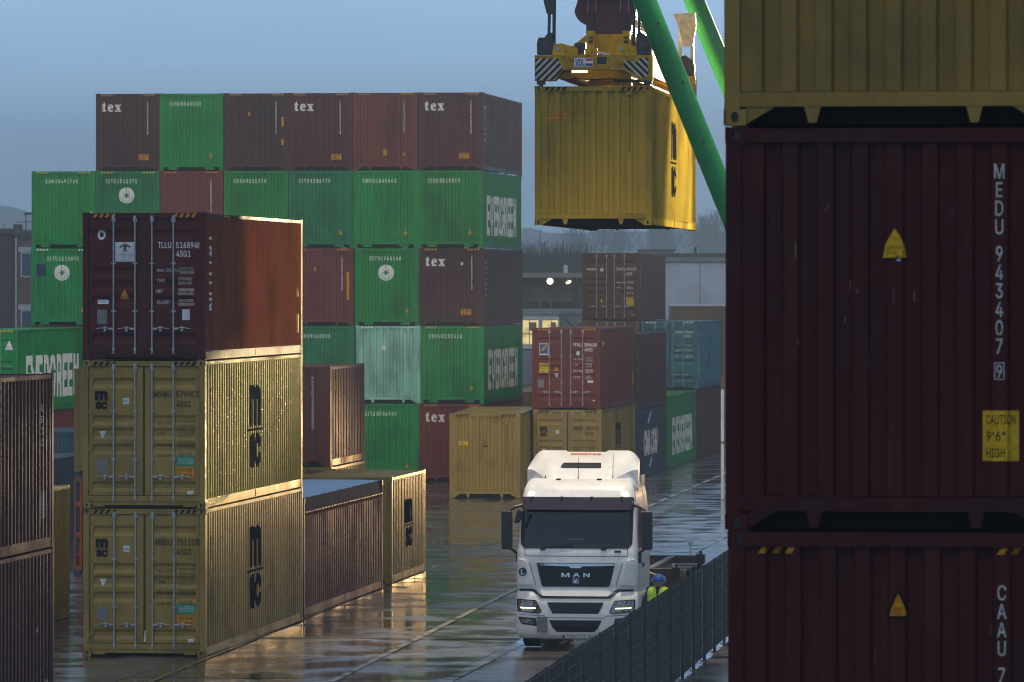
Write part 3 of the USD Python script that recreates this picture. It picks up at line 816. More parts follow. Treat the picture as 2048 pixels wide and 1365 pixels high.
# fourth row
for k in (0, 1, 2, 3):
    wall(k, 2, f'maroon container in the fourth row, column {"one two three four".split()[k]}, hidden behind the near stack', 'maroon')
c = wall(4, 2, 'green container in the fourth row above the brown-red half-height stack', 'deep_green', sill='tabs', dx=3); ever_marks(c, 'EGHU9168003', side=False, warn=False, serial_u=0.9)
c = wall(5, 2, 'pale mint container with rust spots in the fourth row', 'mint', dx=4, hazard=M_WHITE)
c.mark('warning_triangle', tri(1.06, 2.0, 0.18, 0.22), M_WHITE).mark('serial_number', affinity.translate(vertical_text('GESU4701162', 0.085, 0.115, 0.9), 1.86, HC - 0.33), M_WHITE)
c = wall(6, 2, 'green container with white side word, right end of the fourth row', 'green', sill='tabs', dx=3, hazard=M_YLABEL); ever_marks(c, 'EGHU8252418')
# bottom row
for k in (0, 1, 2, 3, 4):
    wall(k, 1, f'brown-red container in the bottom row, column {"one two three four five".split()[k]}, hidden behind nearer ones', 'brown_red')
c = wall(5, 1, 'green container in the bottom row, standing on the wet ground', 'green', sill='tabs', dx=3); ever_marks(c, 'EITU8036989', side=False)
c = wall(6, 1, 'maroon container with white three-letter word in the bottom row, half hidden by the yellow one', 'oxide', dx=3, hazard=M_LABEL); tex_marks(c, 'TEXU5620117', caution=None)

# ---- middle ground left of the lane
c = Container('shipping_container', 'mustard short container on the ground under the short brown-red one', 'yellow', 'r', 663, 147, 0.01, length=20, height=STD)
c = Container('shipping_container', 'short brown-red container with vertical white number on its front, right of the near stack', 'dusty_red', 'r', 661, 147, STD + 0.015, length=20, height=STD)
c.mark('serial_number', affinity.translate(vertical_text('FCIU3585080', 0.105, 0.125, 0.75), 1.97, STD - 0.27), M_WHITE)
c.mark('warning_strip', sbox(0.75, 1.95, 1.1, 2.2), M_YLABEL, 'side')

OPEN = Container('open_top_container', 'long maroon open-top container under a wet blue tarpaulin', 'maroon', 'r', 608, 124.8, 0.01, height=STD, open_top=True, post='dark_maroon')
q = MB()
for s in (-1, 1):
    xa, xb = sorted((s * (W / 2 - 0.10), s * (W / 2 - 0.004)))
    q.box(xa, xb, 0.15, OPEN.Lc - 0.15, OPEN.ztop, OPEN.ztop + 0.07)
part(OPEN.t, 'top_rail', q, COL['rust_red'])
tp = thing('tarpaulin', 'blue wet tarpaulin stretched over the open-top container', 'tarpaulin', (0, 0, 0))
UsdGeom.Xformable(tp).ClearXformOpOrder()
UsdGeom.Xformable(tp).AddTransformOp().Set(UsdGeom.Xformable(OPEN.t).ComputeLocalToWorldTransform(0))
nx, ny = 61, 220
xs_, ys_ = np.linspace(-1, 1, nx), np.linspace(0.17, OPEN.Lc - 0.17, ny)
X, Y = np.meshgrid(xs_, ys_, indexing='ij')
edge = np.clip((np.abs(X) - 0.90) / 0.1, 0, 1)
bow = 0.035 * np.abs(np.sin(Y * math.pi / 1.22)) * (1 - edge)
zt = STD + 0.015 - 0.02 * X ** 2 - 0.012 * (1 - bow / 0.035) * (1 - edge) + 0.012 * meshkit.fbm(np.stack([X * 3, Y * 1.2, X * 0], -1), 3)
drape = edge ** 0.8 * 0.40
P = np.stack([np.where(edge > 0, np.sign(X) * (W / 2 - 0.06 + 0.035 * (edge ** 0.4)) + 0.010 * edge * np.sin(Y * 9 + 3 * meshkit.noise(np.stack([Y, X, Y], -1))), X / 0.90 * (W / 2 - 0.06)), Y, np.where(edge > 0, zt - drape + 0.006 * edge * np.sin(Y * 17), zt)], -1)
M_TARP = usdkit.material(stage, L + 'blue_tarpaulin', {
    'geo': ('geometry', {}), 'n': ('noise_texture', {'scale': 1.8, 'detail': 4.0}), 'c': ('rgb_ramp', {'ramp': [(0.35, (0.17, 0.34, 0.60)), (0.65, (0.24, 0.44, 0.72))]}),
    'm': ('mapping', {'scale': (1.2, 3.0, 1.0)}), 'n2': ('noise_texture', {'scale': 2.2, 'detail': 3.0}), 'bp': ('bump', {'strength': 0.25, 'distance': 0.02}),
    'p': ('principled_bsdf', {'roughness': 0.4, 'specular_ior_level': 0.3})},
    [('geo.position', 'n.vector'), ('n.fac', 'c.fac'), ('c.color', 'p.base_color'), ('geo.position', 'm.vector'), ('m.vector', 'n2.vector'), ('n2.fac', 'bp.height'), ('bp.normal', 'p.normal')], surface='p.BSDF')
top_ = np.nonzero(edge[:, 0] <= 0)[0]
part(tp, 'sheet', MB().grid(P[top_[0]:top_[-1] + 1]), M_TARP, True)
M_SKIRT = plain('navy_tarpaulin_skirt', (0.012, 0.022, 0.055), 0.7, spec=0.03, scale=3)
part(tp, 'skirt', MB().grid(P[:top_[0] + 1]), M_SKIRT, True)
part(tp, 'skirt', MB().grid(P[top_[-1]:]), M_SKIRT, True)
for k in range(26):
    y = 0.3 + k * 0.46
    part(tp, 'tension_strap', MB().box(W / 2 - 0.012, W / 2 - 0.002, y, y + 0.28, OPEN.ztop + 0.075, OPEN.ztop + 0.10), COL['tan'])

c = Container('shipping_container', 'short mustard container standing on the ground beyond the tarpaulin', 'yellow', 'r', 784, 139.1, 0.01, length=20, height=STD)
c.mark('logo', fit(msc_logo(), 2.2, 4.0, 0.75, 1.95), M_BLACK, 'side')
c = Container('shipping_container', 'mustard container standing alone in front of the wall beside the truck', 'yellow', 'r', 1040.6, 195.2, 0.01, yaw=math.atan((1640 - 1024) / F), hazard=M_BLACK)
c.mark('serial_number', affinity.translate(vertical_text('MSCU8114260', 0.09, 0.125, 0.7), 1.97, HC - 0.38), M_BLACK)
t = tri(1.23, 1.75, 0.18, 0.23)
c.mark('warning_triangle', t.difference(affinity.scale(t, 0.62, 0.62)), M_BLACK)
c.mark('caution_label', sbox(0.3, 1.8, 0.44, 1.95), M_YLABEL).mark('caution_label', sbox(0.47, 1.8, 0.64, 1.95), M_YLABEL)

# ---- the row behind the truck
ROW = 'containers of the double row behind the truck'
c = Container('shipping_container', 'mustard container with doors under the red one, behind the truck roof', 'yellow', 'r', 1203, 201.4, 0.01, near='door', sill='door', group=ROW, hazard=M_BLACK)
msc_door(c, 'MSMU663357', '2')
c.mark('logo', fit(msc_logo(), 4.9, 7.2, 0.62, 2.32), M_BLACK, 'side')
c = Container('shipping_container', 'red container with doors and a blue and yellow square emblem above the truck', 'oxide', 'r', 1200.7, 201.4, HC + 0.01, near='door', sill='door', group=ROW, hazard=M_LABEL)
H = c.H
sw = union_all([Polygon([(0.34, H - 0.74), (0.52, H - 0.66), (0.54, H - 0.60), (0.42, H - 0.66)]), Polygon([(0.32, H - 0.84), (0.44, H - 0.76), (0.50, H - 0.72), (0.40, H - 0.72), (0.33, H - 0.79)])])
inner = sbox(0.28, H - 0.92, 0.56, H - 0.58)
c.mark('emblem_frame', sbox(0.255, H - 0.965, 0.585, H - 0.555).difference(inner), M_PAPER).mark('emblem', inner.difference(sw), M_BLUETXT).mark('emblem_swoosh', sw, M_YLABEL)
c.mark('serial_number', union_all([place(text_poly('FFAU', 0.115, 0.72, 1), 1.76, H - 0.66, 'r'), place(text_poly('305424', 0.115, 0.72, 1), 1.86, H - 0.66, 'l'), place(text_poly('0', 0.115, 0.72, 1), 2.31, H - 0.66), place(text_poly('45G1', 0.115, 0.72, 1), 1.87, H - 0.83, 'l')]), M_WHITE)
c.mark('round_label', affinity.scale(Point(1.64, H - 0.9).buffer(0.065, 10), 1, 1.25), M_PAPER)
door_weights(c, M_WHITE, [('MAX GROSS', '32500 KG', '71650 LB'), ('TARE', '3700 KG', '8160 LB'), ('NET LOAD', '28800 KG', '63490 LB'), ('CU.CAP', '76.4 M', '2700 FT')], H - 1.14)
caution_label(c, 0.25, H - 1.60, 0.33, 0.34, ('CAUTION', '9 6', 'HIGH'), M_YLABEL)
c.mark('warning_triangle', tri(0.86, H - 1.52, 0.2, 0.15), M_LABEL).mark('white_triangle', tri(0.87, H - 1.78, 0.17, 0.17, True), M_PAPER)
c.mark('data_plate', sbox(0.2, H - 2.12, 0.42, H - 1.84), M_GREY).mark('white_label', sbox(1.97, H - 1.95, 2.18, H - 1.86), M_PAPER)
c.mark('white_triangle', tri(2.2, H - 2.62, 0.1, 0.06, True), M_PAPER)
c.mark('warning_strip', sbox(1.0, 2.25, 1.4, 2.42), M_YLABEL, 'side').mark('warning_strip', sbox(11.6, 0.7, 11.9, 1.1), M_YLABEL, 'side')
c = Container('shipping_container', 'navy container with white lettering on its side, right behind the truck', 'navy', 'r', 1272.5, 214.4, 0.01, height=STD, group=ROW)
c.mark('lettering', fit(text_poly('CMA CGM', 1, bold=3), 3.2, 8.8, 0.75, 1.75), M_WHITE, 'side')
c.mark('swoosh', Polygon([(4.6, 2.0), (5.8, 2.42), (6.2, 2.42), (5.2, 2.02)]), M_WHITE, 'side').mark('swoosh', Polygon([(5.2, 0.30), (6.2, 0.66), (6.6, 0.66), (5.8, 0.30)]), M_WHITE, 'side')
c = Container('shipping_container', 'maroon container with vertical white number on its side, on top of the navy one', 'maroon', 'r', 1272.5, 214.4, STD + 0.01, group=ROW)
c.mark('serial_number', affinity.translate(vertical_text('TGBU5112040', 0.12, 0.165, 2.0), 0.85, HC - 0.45), M_WHITE, 'side')
c = Container('shipping_container', 'green container with large white word standing on the ground below the teal one', 'green', 'r', 1339, 227.4, 0.01, group=ROW)
c.mark('lettering', fit(text_poly('EVERGREEN', 1.0, bold=3), 1.55, 10.4, 0.47, 1.98), M_WHITE, 'side')
c = Container('shipping_container', 'dark maroon container on the ground beneath the teal one at the end of the row', 'maroon', 'r', 1397, 242, 0.01, group=ROW)
c.mark('serial_number', affinity.translate(vertical_text('TRLU716', 0.12, 0.165, 2.0), 0.85, HC - 0.55), M_WHITE, 'side')
c = Container('shipping_container', 'teal container with doors on top at the end of the row', 'teal', 'r', 1396, 242, HC + 0.01, near='door', sill='door', group=ROW, hazard=M_WHITE)
c.mark('serial_number', union_all([place(text_poly('FSCU', 0.115, 0.72, 1), 1.76, HC - 0.5, 'r'), place(text_poly('604415', 0.115, 0.72, 1), 1.86, HC - 0.5, 'l'), place(text_poly('45G1', 0.115, 0.72, 1), 1.86, HC - 0.7, 'l')]), M_WHITE)
door_weights(c, M_WHITE, [('GROSS', '30480 KG', '67200 LB'), ('TARE', '3900 KG', '8600 LB'), ('NET', '26580 KG', '58600 LB')], HC - 1.1)
c.mark('lettering', fit(affinity.rotate(text_poly('FLORENS', 1, bold=1), -90, origin=(0, 0)), 0.5, 0.95, 0.25, HC - 0.45), M_WHITE, 'side')
c.mark('lettering', sbox(5.9, 0.9, 6.3, 1.55), M_BLACK, 'side')
wallp = Container('shipping_container', 'grey container hidden at the bottom of the three-high stack behind the red one', 'slate', 'r', 1279, 242.6, 0.01, group=ROW)
c = Container('shipping_container', 'tan container sandwiched low in the three-high stack behind the red one', 'tan', 'r', 1279, 242.6, HC + 0.01, near='door', sill='door', group=ROW, hazard=M_BLACK)
c = Container('shipping_container', 'dark maroon container topping the three-high stack in front of the pale warehouse', 'maroon', 'r', 1278, 242.6, 2 * HC + 0.02, near='door', sill='door', group=ROW)
H = c.H
c.mark('serial_number', union_all([place(text_poly('TCNU', 0.115, 0.72, 1), 1.76, H - 0.75, 'r'), place(text_poly('409255', 0.115, 0.72, 1), 1.86, H - 0.75, 'l'), place(text_poly('8', 0.115, 0.72, 1), 2.31, H - 0.75), place(text_poly('45G1', 0.115, 0.72, 1), 1.86, H - 0.95, 'l')]), M_WHITE)
c.mark('round_label', Point(0.84, H - 0.72).buffer(0.085, 10), M_PAPER).mark('warning_triangle', tri(0.83, H - 2.12, 0.19, 0.19), M_LABEL)
caution_label(c, 1.88, H - 2.25, 0.33, 0.37, ('CAUTION', '9 6', 'HIGH'), M_YLABEL)
door_weights(c, M_WHITE, [('MAX GROSS', '32500 KGS', '71650 LBS'), ('TARE', '3880 KGS', '8550 LBS'), ('NET', '28620 KGS', '63100 LBS')], H - 1.3)
c.mark('lettering', place(text_poly('textainer', 0.1, 0.8, 1), 0.42, H - 0.74), M_WHITE).mark('round_label', Point(2.16, H - 2.66).buffer(0.05, 8), M_PAPER)
c.mark('serial_number', affinity.translate(vertical_text('TCNU4092558', 0.12, 0.165, 2.0), 0.85, H - 0.45), M_WHITE, 'side')

# ---- the dark stack close on the right
RIGHT = 'stack of containers close on the right'
c = Container('shipping_container', 'olive mustard container at the top right, cut by the upper edge of the view', 'yellow', 'l', 1447, 40.9, HC + HC + STD + 0.02, detail=2, group=RIGHT)
RIGHT_TOP = c
c = Container('shipping_container', 'dark maroon container with white vertical number and yellow height label close on the right', 'dark_maroon', 'l', 1450, 40.9, HC + STD + 0.01, detail=2, group=RIGHT)
RIGHT_MID = c
g = vertical_text('MEDU 943407', 0.105, 0.1325, 0.68)
c.mark('serial_number', affinity.translate(g, 1.965, HC - 0.27), M_FADED)
nine = place(text_poly('9', 0.092, 0.66, 1), 1.965, HC - 0.27 - 1.53)
c.mark('check_digit', nine, M_FADED)
fr = sbox(1.965 - 0.036, HC - 0.27 - 1.545, 1.965 + 0.036, HC - 0.27 - 1.42)
c.mark('check_digit_box', fr.difference(fr.buffer(-0.007)), M_FADED)
c.mark('warning_triangle', Polygon([(1.13, 1.955), (1.30, 1.955), (1.285, 2.05), (1.25, 2.12), (1.218, 2.165), (1.19, 2.12), (1.15, 2.05)]).difference(union_all([fit(text_poly('DANGER', 1), 1.165, 1.265, 2.015, 2.04), fit(text_poly('HEAVY', 1), 1.16, 1.24, 1.98, 2.0)])), M_YLABEL).mark('torn_edge', union_all([sbox(1.13, 1.94, 1.29, 1.953), Polygon([(1.225, 1.953), (1.262, 1.953), (1.25, 1.975), (1.232, 1.98)])]), M_BLACK).mark('torn_edge', Polygon([(1.227, 1.935), (1.262, 1.93), (1.255, 1.96), (1.235, 1.957)]), M_PAPER)
caution_label(c, 1.845, 0.50, 0.26, 0.36, ('CAUTION', "9'6\"", 'HIGH'), M_YLABEL)
c = Container('shipping_container', 'dark maroon container with a black-edged orange triangle at the lower right', 'dark_maroon', 'l', 1455, 40.9, STD + 0.005, detail=2, group=RIGHT)
RIGHT_LOW = c
c.mark('serial_number', affinity.translate(vertical_text('CAAU 742108', 0.105, 0.1325, 0.68), 1.965, HC - 0.385), M_FADED)
t0, t1 = Polygon([(1.135, 2.27), (1.315, 2.27), (1.29, 2.35), (1.25, 2.44), (1.225, 2.48), (1.20, 2.44), (1.16, 2.35)]), None
t1 = t0.buffer(-0.018)
c.mark('warning_triangle', t1.difference(union_all([fit(text_poly('DANGER', 1), 1.19, 1.26, 2.33, 2.35), fit(text_poly('HEAVY', 1), 1.19, 1.26, 2.30, 2.32)])), M_LABEL).mark('triangle_edge', t0.difference(t1), M_BLACK)
for u0 in (0.22, 1.93):
    c.mark('hazard_stripes', union_all([Polygon([(u0 + k * 0.095, HC - 0.165), (u0 + k * 0.095 + 0.05, HC - 0.165), (u0 + k * 0.095 + 0.08, HC - 0.118), (u0 + k * 0.095 + 0.03, HC - 0.118)]) for k in range(3)]), M_LABEL)
c = Container('shipping_container', 'grey-blue container at the foot of the right stack below the view', 'slate', 'l', 1452, 40.9, 0.0, height=STD, group=RIGHT)

sr = random.Random(21)
M_SCRAPE = plain('bare_scrape', (0.16, 0.12, 0.11), 0.6, var=0.4, scale=60)
for cc_, n in ((RIGHT_MID, 16), (RIGHT_LOW, 10), (RIGHT_TOP, 12), (SIDE_TOP, 6)):
    for _ in range(n):
        u, v, ln = sr.uniform(0.15, 2.3), sr.uniform(0.3, HC - 0.2), sr.uniform(0.02, 0.16)
        a_ = sr.choice([0, 0, 1]) * sr.uniform(-0.6, 0.6)
        cc_.mark('scrape', LineString([(u, v), (u + ln * math.sin(a_) * 0.5 + 0.004, v + ln * 0.5), (u + ln * math.sin(a_), v + ln)]).buffer(sr.uniform(0.0015, 0.005), 2), M_SCRAPE)

# ------------------------------------------------------------------ ground
AX, PP = np.array([math.sin(YAW), math.cos(YAW)]), np.array([math.cos(YAW), -math.sin(YAW)])


def uv(x, y):
    return x * PP[0] + y * PP[1], x * AX[0] + y * AX[1]


def xy(u, v):
    return u * PP[0] + v * AX[0], u * PP[1] + v * AX[1]


def wet(name, dry, rough0, rough1, puddle=(0.44, 0.58), bump=0.3, scale=0.6):
    d = np.array(dry)
    return usdkit.material(stage, L + name, {
        'geo': ('geometry', {}), 'n1': ('noise_texture', {'scale': scale, 'detail': 6.0, 'roughness': 0.58}),
        'rot': ('mapping', {'rotation': (0.0, 0.0, YAW)}), 'str': ('mapping', {'scale': (0.9, 0.035, 1.0)}), 'n5': ('noise_texture', {'scale': 1.0, 'detail': 3.0}),
        'rut': ('math', {'math_type': 'multiply_add', 'value2': 0.34, 'value3': -0.17}), 'sum': ('math', {'math_type': 'add'}),
        'vor': ('voronoi_texture', {'scale': 0.22, 'feature': 'distance_to_edge'}), 'ck': ('map_range', {'from_min': 0.0, 'from_max': 0.012, 'to_min': 0.75, 'to_max': 0.0, 'clamp': True}), 'wob': ('noise_texture', {'scale': 1.5, 'detail': 4.0}),
        'wv': ('vector_math', {'math_type': 'multiply_add', 'vector2': (1.2, 1.2, 0.0)}), 'ckc': ('mix_color', {'b': tuple(d * 0.15)}),
        'pd': ('map_range', {'from_min': puddle[0], 'from_max': puddle[1], 'clamp': True}),
        'n2': ('noise_texture', {'scale': 1.3, 'detail': 6.0, 'roughness': 0.65}),
        'c': ('rgb_ramp', {'ramp': [(0.3, tuple(d * 0.6)), (0.5, tuple(d)), (0.72, tuple(d * 1.5))]}),
        'wetc': ('mix_color', {'b': tuple(d * 0.35)}),
        'rr': ('map_range', {'from_min': 0.0, 'from_max': 1.0, 'to_min': rough0, 'to_max': rough1}),
        'n3': ('noise_texture', {'scale': 9.0, 'detail': 5.0, 'roughness': 0.7}),
        'inv': ('map_range', {'from_min': 0.0, 'from_max': 1.0, 'to_min': bump, 'to_max': 0.0}),
        'n4': ('noise_texture', {'scale': 1.1, 'detail': 3.0}),
        'b1': ('bump', {'distance': 0.012}), 'b2': ('bump', {'distance': 0.02, 'strength': 0.16}),
        'p': ('principled_bsdf', {'specular_ior_level': 0.5, 'ior': 1.40}),
    }, [('geo.position', 'n1.vector'), ('geo.position', 'rot.vector'), ('rot.vector', 'str.vector'), ('str.vector', 'n5.vector'), ('n5.fac', 'rut.value1'), ('rut.value', 'sum.value1'), ('n1.fac', 'sum.value2'), ('sum.value', 'pd.value'),
        ('geo.position', 'wob.vector'), ('wob.color', 'wv.vector1'), ('geo.position', 'wv.vector3'), ('wv.vector', 'vor.vector'), ('vor.distance', 'ck.value'), ('wetc.result', 'ckc.a'), ('ck.result', 'ckc.fac'), ('ckc.result', 'p.base_color'), ('geo.position', 'n2.vector'), ('n2.fac', 'c.fac'), ('c.color', 'wetc.a'), ('pd.result', 'wetc.fac'),
        ('pd.result', 'rr.value'), ('rr.result', 'p.roughness'), ('geo.position', 'n3.vector'), ('n3.fac', 'b1.height'), ('pd.result', 'inv.value'), ('inv.result', 'b1.strength'),
        ('geo.position', 'n4.vector'), ('n4.fac', 'b2.height'), ('b1.normal', 'b2.normal'), ('b2.normal', 'p.normal')], surface='p.BSDF')


M_ASPHALT = wet('wet_asphalt', (0.055, 0.05, 0.047), 0.26, 0.06)
M_SLAB = [wet(f'wet_concrete_{"abc"[k]}', c, 0.22, 0.07, pd, 0.3) for k, (c, pd) in enumerate([((0.105, 0.096, 0.088), (0.44, 0.58)), ((0.085, 0.077, 0.070), (0.42, 0.57)), ((0.12, 0.11, 0.10), (0.46, 0.60))])]
M_ROAD = wet('wet_lane', (0.07, 0.058, 0.05), 0.22, 0.05, (0.5, 0.7), 0.22, 0.5)
q = MB()
ys_ = [-300, 40, 70, 280, 700, 3550]
for a, b in zip(ys_[:-1], ys_[1:]):
    q.quad((-2600, a, -0.035), (2600, a, -0.035), (2600, b, -0.035), (-2600, b, -0.035))
solo('ground', q, M_ASPHALT, kind='structure')

paving = thing('yard_paving', 'wet concrete slabs of the container yard', None, kind='structure')
U_DRAIN = -13.74
edges_u = [U_DRAIN - 6 * k for k in range(6, 0, -1)] + [U_DRAIN - 0.14, U_DRAIN + 0.14, U_DRAIN + 4.0] + [U_DRAIN + 4.0 + 6 * k for k in range(1, 5)]
edges_u = sorted(edges_u)
nslab = 0
for i, (ua, ub) in enumerate(zip(edges_u[:-1], edges_u[1:])):
    narrow = ub - ua < 0.5
    for k in range(-2, 34):
        ln = 6.0
        va, vb = 74 + ln * k, 74 + ln * (k + 1)
        pts = [xy(u, v) for u in (ua, ub) for v in (va, vb)]
        if not any(abs(x) < y * 0.0915 + 1.0 and y > 70 for x, y in pts):
            continue
        g = 0.012
        m = MB()
        h = [rng.uniform(-0.006, 0.006) + (0.004 if narrow else 0) for _ in range(4)]
        c4 = [xy(ua + g, va + g), xy(ub - g, va + g), xy(ub - g, vb - g), xy(ua + g, vb - g)]
        top = [(x, y, z) for (x, y), z in zip(c4, h)]
        bot = [(x, y, -0.03) for x, y in c4]
        m.add(top + bot, [(0, 1, 2, 3), (0, 4, 5, 1), (1, 5, 6, 2), (2, 6, 7, 3), (3, 7, 4, 0)])
        lane = ua >= U_DRAIN + 0.1 and ub <= U_DRAIN + 4.1
        part(paving, 'drain_cover' if narrow else 'slab', m, M_SLAB[2] if narrow else (M_ROAD if lane else M_SLAB[rng.randrange(3)]))
        nslab += 1

M_LINE = wet('worn_yellow_paint', (0.17, 0.125, 0.04), 0.3, 0.1, (0.5, 0.66), 0.3, 0.9)
M_WLINE = wet('worn_white_paint', (0.4, 0.4, 0.38), 0.3, 0.1, (0.5, 0.66), 0.3, 0.9)


def stripe(name, p, q_, w, mat, dash=None):
    p, q_ = np.array(p, float), np.array(q_, float)
    d = (q_ - p) / np.linalg.norm(q_ - p)
    s = np.array([-d[1], d[0]]) * w / 2
    n = max(2, int(np.linalg.norm(q_ - p) / 1.5))
    m = MB()
    ts = np.linspace(0, 1, n)
    for k, (a, b) in enumerate(zip(ts[:-1], ts[1:])):
        if dash and k % dash == dash - 1:
            continue
        A, B = p + (q_ - p) * a, p + (q_ - p) * b
        j = [rng.uniform(-0.012, 0.012) for _ in range(4)]
        m.quad((*(A - s * (1 + j[0])), 0.0125), (*(B - s * (1 + j[1])), 0.0125), (*(B + s * (1 + j[2])), 0.0125), (*(A + s * (1 + j[3])), 0.0125))
    solo(name, m, mat, kind='structure')


stripe('yellow_lane_line', (-5.2, 86.5), (0.15, 137), 0.14, M_LINE)
stripe('yellow_bay_line', (-7.6, 95.0), (-2.3, 146), 0.13, M_LINE)
stripe('white_dashed_line', (3.4, 178), (9.5, 232), 0.16, M_WLINE, 3)

# ------------------------------------------------------------------ the truck
M_TRUCK = usdkit.material(stage, L + 'white_truck_paint', {
    'geo': ('geometry', {}), 'n': ('noise_texture', {'scale': 3.5, 'detail': 5.0, 'roughness': 0.6}), 'c': ('rgb_ramp', {'ramp': [(0.3, (0.66, 0.67, 0.69)), (0.65, (0.78, 0.78, 0.78))]}),
    'm': ('mapping', {'scale': (9.0, 9.0, 1.2)}), 'n2': ('noise_texture', {'scale': 1.0, 'detail': 5.0, 'roughness': 0.7}), 'r': ('map_range', {'from_min': 0.55, 'from_max': 0.8, 'to_min': 0.0, 'to_max': 0.28, 'clamp': True}),
    'x': ('mix_color', {'b': (0.30, 0.27, 0.24)}), 'p': ('principled_bsdf', {'roughness': 0.32, 'coat_weight': 0.7, 'coat_roughness': 0.06})},
    [('geo.position', 'n.vector'), ('n.fac', 'c.fac'), ('geo.position', 'm.vector'), ('m.vector', 'n2.vector'), ('n2.fac', 'r.value'), ('c.color', 'x.a'), ('r.result', 'x.fac'), ('x.result', 'p.base_color')], surface='p.BSDF')
M_PLASTIC = plain('black_plastic', (0.014, 0.014, 0.015), 0.4)
M_CHROME = plain('chrome', (0.62, 0.63, 0.65), 0.14, metal=1.0, var=0.05)
M_GLASS = usdkit.material(stage, L + 'windscreen_glass', {'t': ('transparent_bsdf', {'color': (0.30, 0.36, 0.40)}), 'g': ('glossy_bsdf', {'color': (0.75, 0.9, 1.0), 'roughness': 0.02}), 'm': ('mix_closure', {'fac': 0.09})},
                          [('t.BSDF', 'm.closure1'), ('g.BSDF', 'm.closure2')], surface='m.closure')
M_VISOR = plain('smoked_visor', (0.045, 0.03, 0.05), 0.12, var=0.1, coat=0.5)
M_SEAT = plain('dark_cab_interior', (0.008, 0.009, 0.011), 0.8, spec=0.1)
M_LENS = usdkit.material(stage, L + 'headlight_lens', {'geo': ('geometry', {}), 'v': ('voronoi_texture', {'scale': 22.0}), 'c': ('rgb_ramp', {'ramp': [(0.1, (0.42, 0.40, 0.36)), (0.6, (0.10, 0.095, 0.09))]}), 'p': ('principled_bsdf', {'roughness': 0.12, 'metallic': 0.4, 'coat_weight': 1.0})},
                          [('geo.position', 'v.vector'), ('v.distance', 'c.fac'), ('c.color', 'p.base_color')], surface='p.BSDF')
M_DRL = glow('daytime_running_lamp', (1.0, 0.86, 0.46), 2.6)
M_MARK = glow('marker_lamp', (1.0, 0.9, 0.66), 9.0)
TD, TX = 113.0, PX(1151, 113.0)
TRUCK = thing('articulated_truck', 'white tractor unit with lit headlights pulling an empty skeletal trailer', 'truck', (TX, TD, 0.015), -YAW)


class Body:
    def __init__(self, z, w, f, c, p):
        self.z, self.w, self.f, self.c, self.p = np.array(z), np.array(w), np.array(f), c, p

    def hw(self, z):
        return np.interp(z, self.z, self.w)

    def y(self, x, z):
        w = self.hw(z)
        r = np.clip(np.abs(x) / w, 0, 0.9995)
        return np.interp(z, self.z, self.f) + self.c * (1 - (1 - r ** self.p) ** (1 / self.p))

    def shell(self, back, levels, inset=0.0):
        zz = np.linspace(self.z[0], self.z[-1], levels)
        t = np.linspace(-math.pi / 2, math.pi / 2, 45)
        P = []
        for z in zz:
            w, f = self.hw(z) - inset, np.interp(z, self.z, self.f) + inset
            xs = w * np.sign(np.sin(t)) * np.abs(np.sin(t)) ** (2 / self.p)
            ysv = f + self.c * (1 - np.abs(np.cos(t)) ** (2 / self.p))
            row = [(-w, back, z)] + [(x, y, z) for x, y in zip(xs, ysv)] + [(w, back, z), (-w, back, z)]
            P.append(row)
        m = MB().grid(P)
        for row in (P[0], P[-1]):
            c = np.mean(row, axis=0)
            m.add(np.vstack([row, [c]]), [(k, k + 1, len(row)) for k in range(len(row) - 1)])
        return m

    def patch(self, g, off, skirt=0.0):
        """A panel of outline g (x, z) lying `off` in front of the surface, its edges running `skirt` back."""
        a = g.bounds
        m = MB()
        nz = max(1, int((a[3] - a[1]) / 0.09))
        nx = max(1, int((a[2] - a[0]) / 0.07))
        zb, xb = np.linspace(a[1], a[3], nz + 1), np.linspace(a[0], a[2], nx + 1)
        S = lambda u, v, o: cols(u, self.y(u, v) - o, v)
        for s in strips(g, zb[1:-1], 1):
            for t_ in strips(s, xb[1:-1], 0) if not s.is_empty else ():
                for q in getattr(t_, 'geoms', [t_]):
                    if q.geom_type == 'Polygon' and q.area > 1e-7:
                        v, f = trimesh.creation.triangulate_polygon(q, engine='earcut')
                        if len(f):
                            m.add(S(v[:, 0], v[:, 1], off), f)
        if skirt:
            for gg in getattr(g, 'geoms', [g]):
                for ring in [gg.exterior, *gg.interiors]:
                    n = max(8, int(ring.length / 0.05))
                    pts = np.array([ring.interpolate(k / n, normalized=True).coords[0] for k in range(n + 1)])
                    m.grid([S(pts[:, 0], pts[:, 1], off), S(pts[:, 0], pts[:, 1], off - skirt)])
        return m


cab = Body([1.10, 1.30, 1.75, 1.95, 2.08, 2.50, 2.77, 3.04, 3.20, 3.32, 3.40], [1.19, 1.215, 1.22, 1.215, 1.205, 1.185, 1.165, 1.135, 1.10, 1.06, 1.00],
           [0.08, 0.05, 0.04, 0.05, 0.08, 0.17, 0.235, 0.31, 0.40, 0.55, 0.80], 0.46, 4.6)
WS = Polygon([(-1.075, 2.14), (-1.02, 2.075), (1.02, 2.075), (1.075, 2.14), (1.085, 3.0), (-1.085, 3.0)]).buffer(0.03)
